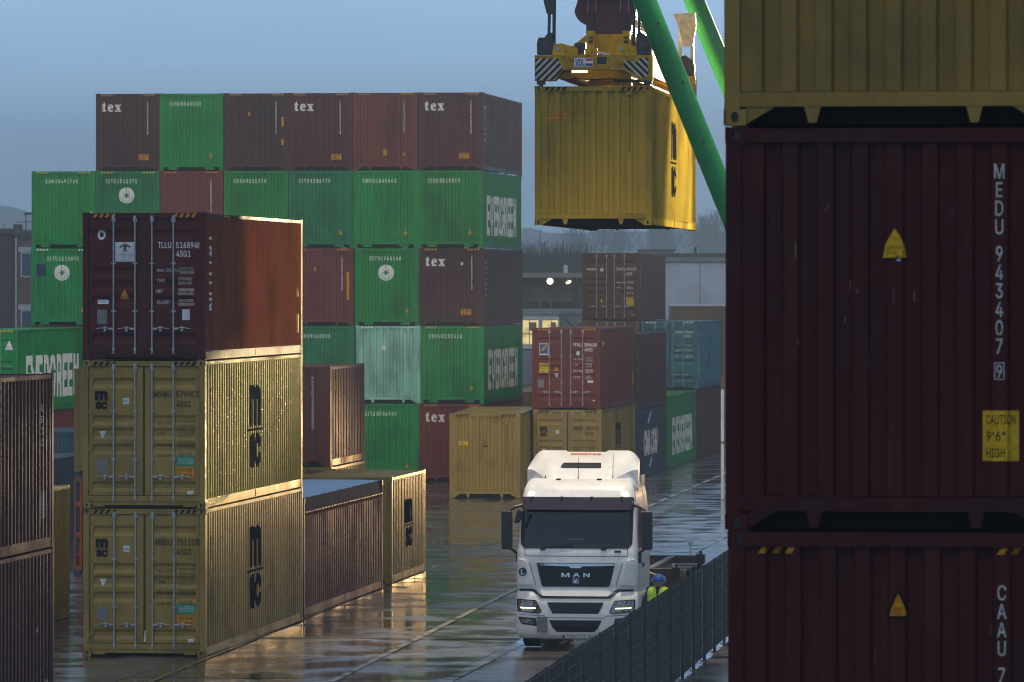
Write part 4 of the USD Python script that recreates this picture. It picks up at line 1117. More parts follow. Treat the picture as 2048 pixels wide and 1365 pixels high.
# the cab shell, with the windscreen opening cut out of its front
shell = cab.shell(2.25, 47)
v, f = shell.build()
cen = v[f].mean(1)
from shapely import contains_xy
inside = contains_xy(WS.buffer(-0.035), cen[:, 0], cen[:, 2]) & (cen[:, 1] < 1.0)
part(TRUCK, 'cab', (v, f[~inside]), M_TRUCK, 40)
part(TRUCK, 'windscreen', cab.patch(WS, 0.004), M_GLASS, True)
ring = WS.buffer(0.012).difference(WS.buffer(-0.045))
part(TRUCK, 'windscreen_seal', cab.patch(ring, 0.010, 0.02), M_RUBBER)
q = MB()                                                                 # cab interior: dashboard, rear wall, seats
q.box(-1.05, 1.05, 0.62, 1.0, 1.5, 2.12).box(-1.1, 1.1, 2.1, 2.16, 1.4, 3.2)
for s in (-1, 1):
    q.box(s * 0.62 - 0.26, s * 0.62 + 0.26, 1.35, 1.5, 1.7, 2.75).box(s * 0.62 - 0.15, s * 0.62 + 0.15, 1.37, 1.48, 2.75, 3.0)
part(TRUCK, 'interior', q, M_SEAT)
part(TRUCK, 'curtain', MB().box(-1.06, -0.25, 1.0, 1.02, 2.1, 2.95), M_SEAT)
part(TRUCK, 'paper', MB().box(-0.20, 0.12, 0.64, 0.645, 2.17, 2.21), M_PAPER)
vis = Polygon([(-1.09, 2.80), (1.09, 2.80), (1.10, 3.05), (-1.10, 3.05)])
visor = part(TRUCK, 'sun_visor', cab.patch(vis, 0.13, 0.012), M_VISOR, True)
for x in (-0.90, -0.30, 0.30, 0.90):
    y = float(cab.y(x, 3.0))
    part(visor, 'bracket', MB().box(x - 0.02, x + 0.02, y - 0.14, y + 0.02, 2.94, 3.06), M_PLASTIC)
for x in (-0.93, 0.95):
    y = float(cab.y(x, 3.10))
    part(TRUCK, 'marker_light', MB().box(x - 0.055, x + 0.055, y - 0.03, y + 0.02, 3.09, 3.125), M_MARK)
# roof spoiler
X = np.linspace(-1.12, 1.12, 49)
S = np.linspace(0, 1, 15)
k_ = np.clip((np.abs(X) - 0.55) / 0.55, 0, 1)
k_ = k_ * k_ * (3 - 2 * k_)
P = []
for s in S:
    ylip, zlip = 0.74 + 0.62 * k_, 3.365 + 0.20 * k_
    ztop = 3.93 - 0.20 * np.clip((np.abs(X) - 0.88) / 0.24, 0, 1) ** 2 - 0.03 * (np.abs(X) < 0.42)
    y = ylip * (1 - s) + 1.95 * s
    z = zlip + (ztop - zlip) * (s ** 0.85) + 0.05 * math.sin(math.pi * s) * (1 - k_)
    P.append(np.stack([X * (1.0 - 0.03 * s), y, z], -1))
q = MB().grid(P)
for e in (0, -1):
    top = np.array([p[e] for p in P])
    low = top.copy()
    low[:, 2] = 3.12
    q.grid([top, low])
bk = P[-1].copy()
bk2 = bk.copy()
bk2[:, 2] = 3.3
q.grid([bk, bk2])
q.grid([P[0], np.stack([P[0][:, 0], P[0][:, 1] + 0.01, np.full(len(X), 3.2)], -1)])
bk3 = P[-1].copy(); bk3[:, 1] += 0.25; bk3[:, 2] -= 0.02
q.grid([P[-1], bk3])
sp = part(TRUCK, 'roof_spoiler', q, M_TRUCK, 45)


def spoiler_pt(x, s):
    i = np.clip(np.asarray(s) * 14, 0, 13.999)
    j = np.clip((np.asarray(x) + 1.12) / 2.24 * 48, 0, 47.999)
    i0, j0 = i.astype(int), j.astype(int)
    A = np.array(P)
    fi, fj = (i - i0)[..., None], (j - j0)[..., None]
    out = (A[i0, j0] * (1 - fi) + A[i0 + 1, j0] * fi) * (1 - fj) + (A[i0, j0 + 1] * (1 - fi) + A[i0 + 1, j0 + 1] * fi) * fj
    return out + np.array([0, -0.006, 0.010])


part(sp, 'lettering', paint_on(fit(text_poly('WNR748', 1, bold=2), -0.30, 0.33, 0.80, 0.90), spoiler_pt, np.linspace(0.8, 0.9, 3), 1), M_REDTXT)
part(sp, 'air_vent', paint_on(Polygon([(-0.43, 0.30), (0.40, 0.30), (0.38, 0.46), (-0.38, 0.46)]), spoiler_pt, np.linspace(0.3, 0.46, 5), 1), M_GRILLE)
for x, y, z, h in ((-0.03, 0.78, 3.37, 0.48), (0.66, 0.84, 3.40, 0.5)):
    part(TRUCK, 'antenna', MB().tube([(x, y, z - 0.03), (x, y, z + 0.05), (x + 0.005, y + 0.03, z + h)], [0.02, 0.008, 0.004], 6), M_PLASTIC)
for x in (-0.42, 0.40):
    part(TRUCK, 'roof_lamp', MB().box(x - 0.045, x + 0.045, 0.70, 0.80, 3.36, 3.40), M_PLASTIC)
part(TRUCK, 'roof_aerial', MB().tube([(-0.70, 0.84, 3.32), (-0.70, 0.86, 3.46)], [0.03, 0.006], 6), M_PLASTIC)

# front grille and emblem
GR = Polygon([(-0.785, 1.745), (0.785, 1.745), (0.775, 1.70), (0.68, 1.30), (0.64, 1.275), (-0.64, 1.275), (-0.68, 1.30), (-0.775, 1.70)])
gr = part(TRUCK, 'grille', cab.patch(GR, 0.012, 0.02), M_GRILLE)
part(gr, 'chrome_bar', cab.patch(Polygon([(-0.77, 1.735), (0.77, 1.735), (0.775, 1.695), (0.14, 1.68), (0.09, 1.645), (-0.09, 1.645), (-0.14, 1.68), (-0.775, 1.695)]), 0.03, 0.02), M_CHROME)
part(gr, 'lettering', cab.patch(fit(text_poly('M A N', 1, 1.25, bold=2), -0.285, 0.285, 1.465, 1.55), 0.026, 0.012), M_CHROME)
part(gr, 'emblem', cab.patch(sbox(-0.055, 1.345, 0.055, 1.435).difference(sbox(-0.045, 1.355, 0.045, 1.425).difference(Polygon([(-0.03, 1.36), (0.035, 1.365), (0.02, 1.40), (0.03, 1.42), (-0.01, 1.40), (-0.035, 1.395)]))), 0.022, 0.01), M_CHROME)
for k in range(5):
    z = 1.315 + k * 0.073
    w_ = 0.66 + (z - 1.28) * 0.24
    if 1.33 < z < 1.58:
        part(gr, 'grille_slat', cab.patch(union_all([sbox(-w_, z, -0.31, z + 0.018), sbox(0.31, z, w_, z + 0.018)]), 0.018, 0.012), M_PLASTIC)
    else:
        part(gr, 'grille_slat', cab.patch(sbox(-w_, z, w_, z + 0.018), 0.018, 0.012), M_PLASTIC)
seam = [LineString([(-1.03, 2.03), (-1.02, 1.88), (1.02, 1.88), (1.03, 2.03)]).buffer(0.006), LineString([(-0.93, 1.74), (-0.80, 1.30)]).buffer(0.006), LineString([(0.93, 1.74), (0.80, 1.30)]).buffer(0.006)]
part(TRUCK, 'panel_seam', cab.patch(union_all(seam), 0.003), M_RUBBER)
for x in (-0.66, 0.55):
    y = float(cab.y(x, 2.05))
    part(TRUCK, 'wiper_pivot', MB().box(x - 0.05, x + 0.05, y - 0.035, y + 0.02, 2.0, 2.065), M_PLASTIC)
    part(TRUCK, 'wiper', MB().bar((x, y - 0.03, 2.055), (x + 0.62 if x < 0 else x - 0.0 + 0.45, float(cab.y(x + 0.5, 2.11)) - 0.02, 2.105), 0.02, 0.03), M_PLASTIC)
part(TRUCK, 'badge', cab.patch(sbox(0.77, 1.955, 0.90, 1.995), 0.008, 0.008), M_PLASTIC)
# the left corner deflector with its round badge
fl = part(TRUCK, 'corner_panel', cab.patch(Polygon([(-1.17, 1.82), (-1.01, 1.79), (-0.90, 1.31), (-1.17, 1.31)]), 0.05, 0.05), M_TRUCK)
part(TRUCK, 'corner_panel', cab.patch(Polygon([(1.17, 1.82), (1.01, 1.79), (0.90, 1.31), (1.17, 1.31)]), 0.05, 0.05), M_TRUCK)
bd = Point(-1.065, 1.565).buffer(0.085, 12)
ell = place(text_poly('L', 0.10, 1.1, 3), -1.062, 1.515)
part(fl, 'round_badge', cab.patch(bd.difference(ell), 0.062, 0.01), plain('badge_green', (0.01, 0.05, 0.045), 0.4))
part(fl, 'badge_letter', cab.patch(ell, 0.064), M_PAPER)

bum = Body([0.24, 0.30, 0.45, 0.70, 0.95, 1.10, 1.18], [1.17, 1.215, 1.23, 1.235, 1.235, 1.225, 1.20], [0.10, 0.02, -0.03, -0.045, -0.03, 0.0, 0.05], 0.42, 4.2)
shell = bum.shell(0.85, 17)
top = Polygon([(-1.3, 0.2), (1.3, 0.2), (1.3, 1.21), (0.82, 1.21), (0.66, 1.075), (-0.66, 1.075), (-0.82, 1.21), (-1.3, 1.21)])
part(TRUCK, 'bumper', shell, M_TRUCK, 40)
gap = Polygon([(-1.2, 1.225), (-0.84, 1.225), (-0.66, 1.085), (0.66, 1.085), (0.84, 1.225), (1.2, 1.225), (1.2, 1.185), (0.86, 1.185), (0.69, 1.045), (-0.69, 1.045), (-0.86, 1.185), (-1.2, 1.185)])
apron = Polygon([(-0.80, 1.235), (-0.645, 1.09), (0.645, 1.09), (0.80, 1.235)])
part(TRUCK, 'front_flap', bum.patch(apron, 0.02, 0.03), M_TRUCK)
part(TRUCK, 'panel_gap', bum.patch(gap, 0.012, 0.02), M_RUBBER)
for s in (-1, 1):
    hl = Polygon([(s * 1.165, 1.005), (s * 0.80, 0.985), (s * 0.70, 0.79), (s * 0.74, 0.765), (s * 1.15, 0.80)]).buffer(0.01)
    h = part(TRUCK, 'headlight', bum.patch(hl, 0.014, 0.02), M_LENS)
    part(h, 'lamp_surround', bum.patch(hl.buffer(0.012).difference(hl.buffer(-0.008)), 0.018, 0.02), M_PLASTIC)
    part(h, 'running_light', bum.patch(Polygon([(s * 1.12, 0.868), (s * 0.80, 0.862), (s * 0.79, 0.838), (s * 1.10, 0.842)]), 0.022), M_DRL)
    fg = Polygon([(s * 1.14, 0.66), (s * 0.80, 0.64), (s * 0.78, 0.51), (s * 1.08, 0.54)]).buffer(0.012)
    h = part(TRUCK, 'fog_light', bum.patch(fg, 0.012, 0.015), M_PLASTIC)
    part(h, 'lens', bum.patch(fg.buffer(-0.03), 0.018, 0.006), M_LENS)
a1 = Polygon([(-0.55, 0.955), (0.55, 0.955), (0.45, 0.755), (-0.45, 0.755)]).buffer(0.012)
a2 = Polygon([(-0.51, 0.60), (0.51, 0.60), (0.44, 0.46), (0.36, 0.39), (-0.36, 0.39), (-0.44, 0.46)]).buffer(0.012)
for a in (a1, a2):
    g_ = part(TRUCK, 'air_intake', bum.patch(a, 0.008, 0.01), M_GRILLE)
    b_ = a.bounds
    for k in range(1, 4):
        z = b_[1] + (b_[3] - b_[1]) * k / 4
        bar = sbox(-1, z, 1, z + 0.014).intersection(a.buffer(-0.02))
        part(g_, 'intake_slat', bum.patch(bar, 0.014, 0.01), M_PLASTIC)
sl = [LineString([(-1.2, 0.72), (-0.62, 0.70), (-0.58, 0.66), (0.58, 0.66), (0.62, 0.70), (1.2, 0.72)]).buffer(0.005), LineString([(-0.62, 0.36), (-0.66, 0.26)]).buffer(0.004)]
part(TRUCK, 'panel_seam', bum.patch(union_all(sl), 0.003), M_RUBBER)
y = float(bum.y(-0.66, 0.5))
part(TRUCK, 'grey_cover_plate', MB().box(-0.765, -0.565, y - 0.05, y - 0.02, 0.37, 0.68), M_GREY)
py_ = float(bum.y(0, 0.28))
pl = part(TRUCK, 'number_plate', MB().box(-0.265, 0.265, py_ - 0.03, py_ - 0.012, 0.255, 0.37), M_PAPER)
tx = union_all([fit(text_poly('WN', 1), -0.185, -0.06, 0.275, 0.352), fit(text_poly('R748', 1), 0.0, 0.215, 0.275, 0.352), Point(-0.03, 0.335).buffer(0.012), Point(-0.03, 0.293).buffer(0.012)])
part(pl, 'plate_lettering', paint_on(tx, lambda u, v: cols(u, py_ - 0.033, v)), M_BLACK)
part(pl, 'plate_edge', paint_on(sbox(-0.265, 0.255, 0.265, 0.37).difference(sbox(-0.258, 0.262, 0.258, 0.363)), lambda u, v: cols(u, py_ - 0.0325, v)), M_BLACK)
part(pl, 'plate_band', paint_on(sbox(-0.256, 0.264, -0.215, 0.361), lambda u, v: cols(u, py_ - 0.033, v)), M_BLUETXT)
# sides: window, door seam, fairing, mirrors
for s in (-1, 1):
    win = Polygon([(0.50, 2.02), (1.42, 2.02), (1.42, 2.80), (0.92, 2.80), (0.60, 2.45)])
    sf = lambda u, v, o=0.006, s=s: cols(s * (cab.hw(v) + o), u, v)
    part(TRUCK, 'side_window', paint_on(win, sf, np.linspace(2.02, 2.8, 7), 1), plain('dark_side_glass', (0.01, 0.012, 0.014), 0.06) if s < 0 else L + 'dark_side_glass')
    seam_ = LineString([(0.46, 1.15), (0.46, 2.45), (0.85, 2.88), (1.48, 2.88), (1.48, 1.15)]).buffer(0.006)
    part(TRUCK, 'door_seam', paint_on(seam_, sf, np.linspace(1.2, 2.8, 12), 1), M_RUBBER)
    part(TRUCK, 'door_handle', MB().box(*sorted((s * 1.225, s * 1.245)), 1.20, 1.42, 1.62, 1.70), M_PLASTIC)
    q = MB()
    zz_ = np.array([1.15, 2.0, 2.5, 2.8, 3.04, 3.2, 3.42])
    for off in (0.0, -0.03):
        q.grid([[(s * (max(cab.hw(z), 1.10) + 0.002 + off), y, z) for y in (2.2, 2.85)] for z in zz_])
    q.grid([[(s * (max(cab.hw(z), 1.10) + 0.002 + off), 2.85, z) for off in (0.0, -0.03)] for z in zz_])
    part(TRUCK, 'side_deflector', q, M_TRUCK)
    q = MB().box(*sorted((s * 1.0, s * 1.225)), 0.86, 0.90, 0.3, 1.12).box(*sorted((s * 0.85, s * 1.225)), 0.8, 2.2, 1.04, 1.10).box(*sorted((s * 1.0, s * 1.225)), 1.92, 2.2, 0.35, 1.05)
    part(TRUCK, 'wheel_arch', q, M_TRUCK)
    q = MB()
    mx0, mx1 = sorted((s * 1.30, s * 1.51))
    m3 = manifold3d.Manifold.batch_hull([manifold3d.Manifold.sphere(0.035, 10).translate((x, yy, z)) for x in (mx0 + 0.035, mx1 - 0.035) for yy in (0.22, 0.34) for z in (2.04, 2.74)])
    mm = m3.to_mesh()
    mir = part(TRUCK, 'mirror', (mm.vert_properties[:, :3], mm.tri_verts), M_PLASTIC, 30)
    part(mir, 'mirror_arm', MB().tube([(s * 1.12, 0.45, 2.88), (s * 1.25, 0.36, 2.84), (s * 1.38, 0.30, 2.76)], 0.028, 7).tube([(s * 1.18, 0.46, 1.86), (s * 1.26, 0.38, 1.95), (s * 1.38, 0.30, 2.05)], 0.026, 7), M_PLASTIC)
    m3 = manifold3d.Manifold.batch_hull([manifold3d.Manifold.sphere(0.03, 10).translate((s * 1.17 + dx, 0.40, 1.84 + dz)) for dx in (-0.04, 0.08) for dz in (-0.08, 0.06)])
    mm = m3.to_mesh()
    part(mir, 'mirror_foot', (mm.vert_properties[:, :3], mm.tri_verts), M_PLASTIC, 30)
m3 = manifold3d.Manifold.batch_hull([manifold3d.Manifold.sphere(0.03, 10).translate((-1.12 + dx, 0.05, 2.65 + dz)) for dx, dz in ((-0.02, -0.08), (-0.08, -0.09), (0.06, 0.12), (-0.02, 0.13))])
mm = m3.to_mesh()
part(TRUCK, 'front_mirror', (mm.vert_properties[:, :3], mm.tri_verts), M_PLASTIC, 30)


def wheel(x0, x1, y, r):
    t_ = part(TRUCK, 'wheel', MB().tube([(x0, y, r), (x0 + 0.03 * np.sign(x1 - x0), y, r), (x1 - 0.03 * np.sign(x1 - x0), y, r), (x1, y, r)], [r - 0.05, r, r, r - 0.05], 28), M_RUBBER, 30)
    part(t_, 'rim', MB().tube([(x1 + 0.004 * np.sign(x1 - x0), y, r), (x1 - 0.05 * np.sign(x1 - x0), y, r)], [0.29, 0.2], 20), M_STEEL)


for s in (-1, 1):
    wheel(s * 0.84, s * 1.19, 1.42, 0.505)
    wheel(s * 0.62, s * 1.22, 5.0, 0.505)
    q = MB()
    th = np.linspace(0.15, math.pi - 0.15, 14)
    q.grid([[(s * x, 5.0 + 0.6 * math.cos(a), 0.5 + 0.6 * math.sin(a)) for x in (0.6, 1.22)] for a in th])
    part(TRUCK, 'mudguard', q, M_PLASTIC)
    part(TRUCK, 'fuel_tank', MB().box(*sorted((s * 0.6, s * 1.15)), 2.5, 3.8, 0.45, 1.0), M_STEEL)
M_CHASSIS = plain('chassis_brown', (0.06, 0.042, 0.032), 0.45, var=0.5, scale=14)
q = MB().box(-0.43, -0.35, 0.6, 6.0, 0.75, 1.0).box(0.35, 0.43, 0.6, 6.0, 0.75, 1.0).box(-0.45, 0.45, 4.4, 5.3, 1.0, 1.15).box(-0.8, 0.8, 0.3, 0.7, 0.4, 1.0)
part(TRUCK, 'frame', q, M_DARK)
# trailer: rails, bolsters, wheels, mudguards
q = MB()
for s in (-1, 1):
    q.box(*sorted((s * 0.42, s * 0.55)), 4.2, 15.6, 1.12, 1.16).box(*sorted((s * 0.47, s * 0.50)), 4.2, 15.6, 0.86, 1.12).box(*sorted((s * 0.42, s * 0.55)), 4.2, 15.6, 0.82, 0.86)
for y in np.arange(4.6, 15.4, 1.1):
    q.box(-0.47, 0.47, y, y + 0.08, 0.9, 1.08)
part(TRUCK, 'trailer_rail', q, M_CHASSIS)
for y in (3.6, 9.6, 15.6):
    b = part(TRUCK, 'bolster', MB().box(-1.22, 1.22, y, y + 0.22, 1.0, 1.17), M_CHASSIS)
    for s in (-1, 1):
        part(b, 'twist_lock', MB().box(s * 1.12 - 0.09, s * 1.12 + 0.09, y - 0.03, y + 0.25, 0.98, 1.2).box(s * 1.12 - 0.03, s * 1.12 + 0.03, y + 0.08, y + 0.14, 1.2, 1.27), M_DARK)
part(TRUCK, 'diagonal_brace', MB().bar((0.45, 9.6, 1.08), (1.15, 6.4, 1.10), 0.10, 0.10).bar((-0.45, 9.6, 1.08), (-1.15, 6.4, 1.10), 0.10, 0.10), plain('pale_brace', (0.2, 0.15, 0.11), 0.5))
part(TRUCK, 'side_plate', MB().box(0.56, 1.2, 10.4, 10.46, 0.6, 1.1), M_CHASSIS)
for y in (11.3, 12.6, 13.9):
    for s in (-1, 1):
        wheel(s * 0.80, s * 1.19, y, 0.5)
        q = MB()
        th = np.linspace(0.05, math.pi - 0.05, 16)
        q.grid([[(s * x, y + 0.58 * math.cos(a), 0.5 + 0.58 * math.sin(a)) for x in (0.78, 1.22)] for a in th])
        part(TRUCK, 'mudguard', q, M_PLASTIC)
for s in (-1, 1):
    part(TRUCK, 'tail_light', MB().box(s * 1.0 - 0.15, s * 1.0 + 0.15, 15.83, 15.88, 0.85, 0.98), M_REDTXT)
part(TRUCK, 'work_lamp', MB().tube([(0.9, 15.6, 1.17), (0.9, 15.6, 1.42)], 0.02, 6).box(0.85, 0.95, 15.56, 15.64, 1.40, 1.48), M_PAPER)

# ------------------------------------------------------------------ the worker
M_SKIN = plain('skin', (0.42, 0.25, 0.18), 0.5, var=0.1)
M_JACKET = plain('dark_jacket', (0.018, 0.022, 0.035), 0.8)
M_TROUSER = plain('dark_trousers', (0.02, 0.025, 0.04), 0.8)
M_VEST = plain('high_visibility_vest', (0.48, 0.72, 0.04), 0.6, var=0.2, scale=14)
M_HELMET = plain('blue_helmet', (0.015, 0.09, 0.42), 0.28, var=0.1)


def limbs(chains, ball=10):
    out = []
    for ch in chains:
        for (p, r), (q_, s) in zip(ch[:-1], ch[1:]):
            out.append(manifold3d.Manifold.batch_hull([manifold3d.Manifold.sphere(r, ball).translate(tuple(map(float, p))), manifold3d.Manifold.sphere(s, ball).translate(tuple(map(float, q_)))]))
    m = manifold3d.Manifold.batch_boolean(out, manifold3d.OpType.Add).refine_to_length(0.035).to_mesh()
    t_ = trimesh.Trimesh(m.vert_properties[:, :3], m.tri_verts)
    trimesh.smoothing.filter_taubin(t_, iterations=8)
    return t_


WD = 109.2
wk = thing('person', 'person in blue helmet and yellow-green vest beside the truck cab behind the fence', 'person', (PX(1317, WD), WD, 0.01), math.radians(-14))
bones = []
for s in (-1, 1):
    hand = (s * 0.27, 0.20, 0.92)
    bones.append([((s * 0.09, 0, 0.95), 0.10), ((s * 0.11, 0.02, 0.50), 0.065), ((s * 0.12, -0.03, 0.10), 0.05), ((s * 0.13, 0.10, 0.05), 0.045), ((s * 0.14, 0.19, 0.045), 0.04)])
    bones.append([((s * 0.17, 0, 1.38), 0.07), ((s * 0.27, -0.02, 1.14), 0.052), (hand, 0.035)])
    for k in range(4):
        b = np.array([hand[0] + s * 0.005, hand[1] + 0.04, hand[2] + 0.03 - 0.02 * k])
        bones.append([(hand, 0.03), (b, 0.012), (b + (-s * 0.01, 0.045, -0.012), 0.010), (b + (-s * 0.025, 0.06, -0.04 + 0.006 * k), 0.008)])
    bones.append([(hand, 0.026), (np.array(hand) + (-s * 0.03, 0.03, 0.03), 0.012), (np.array(hand) + (-s * 0.04, 0.07, 0.02), 0.010)])
bones.append([((-0.05, 0, 0.98), 0.13), ((-0.06, 0, 1.15), 0.125), ((-0.08, 0, 1.33), 0.12)])
bones.append([((0.05, 0, 0.98), 0.13), ((0.06, 0, 1.15), 0.125), ((0.08, 0, 1.33), 0.12)])
bones.append([((0, 0, 1.36), 0.10), ((0, 0.02, 1.47), 0.055), ((0, 0.03, 1.52), 0.06)])
bones.append([((0, 0.02, 1.57), 0.088), ((0, 0.05, 1.54), 0.075), ((0, 0.075, 1.50), 0.045)])
bones.append([((0, 0.11, 1.56), 0.022), ((0, 0.135, 1.545), 0.016)])
for s in (-1, 1):
    bones.append([((s * 0.085, 0.02, 1.575), 0.02), ((s * 0.095, 0.01, 1.55), 0.018)])
part(wk, 'body', limbs(bones), M_SKIN, True)
part(wk, 'eyes', MB().box(-0.04, -0.018, 0.118, 0.128, 1.572, 1.584).box(0.018, 0.04, 0.118, 0.128, 1.572, 1.584), M_BLACK)
jk = [[((s * 0.17, 0, 1.38), 0.082), ((s * 0.27, -0.02, 1.14), 0.066), ((s * 0.272, 0.15, 0.965), 0.05)] for s in (-1, 1)]
jk += [[((s * 0.06, 0, 0.93), 0.142), ((s * 0.065, 0, 1.15), 0.137), ((s * 0.085, 0, 1.34), 0.128)] for s in (-1, 1)] + [[((0, 0, 1.38), 0.11), ((0, 0.015, 1.45), 0.07)]]
part(wk, 'jacket', limbs(jk), M_JACKET, True)
part(wk, 'trousers', limbs([[((s * 0.09, 0, 0.95), 0.115), ((s * 0.11, 0.02, 0.50), 0.082), ((s * 0.12, -0.03, 0.11), 0.07)] for s in (-1, 1)]), M_TROUSER, True)
for s in (-1, 1):
    part(wk, 'boot', limbs([[((s * 0.12, -0.03, 0.12), 0.062), ((s * 0.125, 0.02, 0.06), 0.058), ((s * 0.14, 0.19, 0.05), 0.05)]]), M_RUBBER, True)
vt = limbs([[((s * 0.065, 0, 0.95), 0.155), ((s * 0.07, 0, 1.15), 0.150), ((s * 0.10, 0, 1.36), 0.135)] for s in (-1, 1)])
vest = part(wk, 'vest', vt, M_VEST, True)
M_REFL = plain('reflective_tape', (0.5, 0.5, 0.48), 0.3)
part(vest, 'vest_lettering', paint_on(text_poly('behala', 0.055, 0.9, 1), lambda u, v: cols(u - 0.11, -0.160 - 0 * u, 1.16 + v)), M_BLACK)
hm = trimesh.creation.icosphere(3, 1.0)
hv = np.array(hm.vertices)
hv = hv[:, :] * np.array([0.118, 0.142, 0.115])
hv[:, 2] = np.where(hv[:, 2] < -0.02, -0.02, hv[:, 2])
hel = part(wk, 'helmet', (hv + np.array([0, 0.02, 1.61]), hm.faces), M_HELMET, 50)
part(hel, 'brim', MB().tube([(0, 0.03, 1.588), (0, 0.03, 1.60)], [0.14, 0.135], 20), M_HELMET)
part(hel, 'ridge', MB().tube([(0, 0.02 + 0.13 * math.cos(a), 1.612 + 0.115 * math.sin(a)) for a in np.linspace(0.2, 2.9, 9)], 0.014, 6), M_HELMET)

# ------------------------------------------------------------------ the mesh fence
M_FENCE = plain('anthracite_fence', (0.055, 0.057, 0.06), 0.5, var=0.35, spec=0.25)
f0, f1 = np.array([0.498, 80.5]), np.array([4.31, 115.5])
fd = (f1 - f0) / np.linalg.norm(f1 - f0)
fn = np.array([-fd[1], fd[0]])
NP, SP = 19, np.linalg.norm(f1 - f0) / 13
fence = thing('mesh_fence', 'dark double-rod mesh fence running from the lower edge past the truck', 'fence', (f0[0] - fd[0] * SP, f0[1] - fd[1] * SP, 0.01), -math.atan2(fd[0], fd[1]))
for k in range(NP - 1):
    y = k * SP
    part(fence, 'post', MB().box(-0.03, 0.03, y - 0.02, y + 0.02, 0.0, 1.84).box(-0.075, 0.075, y - 0.06, y + 0.06, 0.0, 0.012), M_FENCE)
    part(fence, 'post_cap', MB().box(-0.034, 0.034, y - 0.024, y + 0.024, 1.84, 1.855), M_PLASTIC)
    if k == NP - 2:
        break
    q = MB()
    for j in range(1, int(SP / 0.05)):
        yy = y + j * SP / int(SP / 0.05)
        r = 0.003
        q.add([(-0.036 + r * math.cos(a), yy + r * math.sin(a), z) for z in (0.06, 1.83) for a in (0.5, 2.6, 4.7)], [(0, 1, 4, 3), (1, 2, 5, 4), (2, 0, 3, 5)])
    for j in range(10):
        z = 0.08 + j * 0.19
        for dx in (-0.043, -0.030):
            q.box(dx - 0.004, dx + 0.004, y + 0.02, y + SP - 0.02, z - 0.004, z + 0.004)
    part(fence, 'mesh_panel', q, M_FENCE)
pole = thing('marker_pole', 'slim pale pole standing at the edge of the right stack', 'pole', (PX(1445, 194), 194, 0.01))
part(pole, 'shaft', MB().tube([(0, 0, 0), (0, 0, 3.75)], 0.06, 10), M_PAPER)
part(pole, 'cap', MB().tube([(0, 0, 3.75), (0, 0, 4.2)], 0.062, 10), COL['tan'])
part(pole, 'band', MB().tube([(0, 0, 1.9), (0, 0, 1.97)], 0.066, 10), COL['tan'])

# ------------------------------------------------------------------ crane, spreader and hanging container
CYAW = math.atan((2260 - 1024) / F)
CZ = 8.53
HANG = Container('shipping_container', 'mustard container hanging in the air under the yellow spreader', 'dry_yellow', 'r', 1303, 118.0, CZ, detail=2, yaw=CYAW, hazard=M_BLACK)
HANG.mark('serial_number', affinity.translate(vertical_text('MSDU7210426', 0.075, 0.112, 0.75), 1.98, HC - 0.18), M_BLACK)
caution_label(HANG, 0.28, HC - 0.75, 0.36, 0.17, ('CAUTION', 'HIGH TRAILER'), M_LABEL)
HANG.mark('logo', fit(msc_logo(), 5.1, 6.85, 0.67, 2.3), M_BLACK, 'side')
M_YEL = plain('crane_yellow', (0.60, 0.34, 0.010), 0.55, var=0.3, scale=5, spec=0.08)
M_YDIRT = plain('dirty_crane_yellow', (0.40, 0.235, 0.02), 0.55, var=0.5, scale=6, spec=0.1)
M_RED = paint('crane_red', (0.12, 0.022, 0.022), rust=0.2)
ho = HANG.t.GetAttribute('xformOp:translate').Get()
SPR = thing('container_spreader', 'yellow container spreader with striped ends gripping the hanging container', 'spreader', (ho[0], ho[1], CZ + HC), -CYAW)


CAX, CPP = np.array([math.sin(CYAW), math.cos(CYAW)]), np.array([math.cos(CYAW), -math.sin(CYAW)])


def cxz(cx, cy, y=0.0):
    px, py = 1020 + cx / 5.12, cy / 5.12
    k = (px - CX) / F
    b_ = np.array([ho[0], ho[1]]) + y * CAX
    u = (k * b_[1] - b_[0]) / (CPP[0] - k * CPP[1])
    return u, PZ(py, b_[1] + u * CPP[1]) - (CZ + HC)


def cpoly(*pts, y=0.0):
    return Polygon([cxz(*p, y) for p in pts])


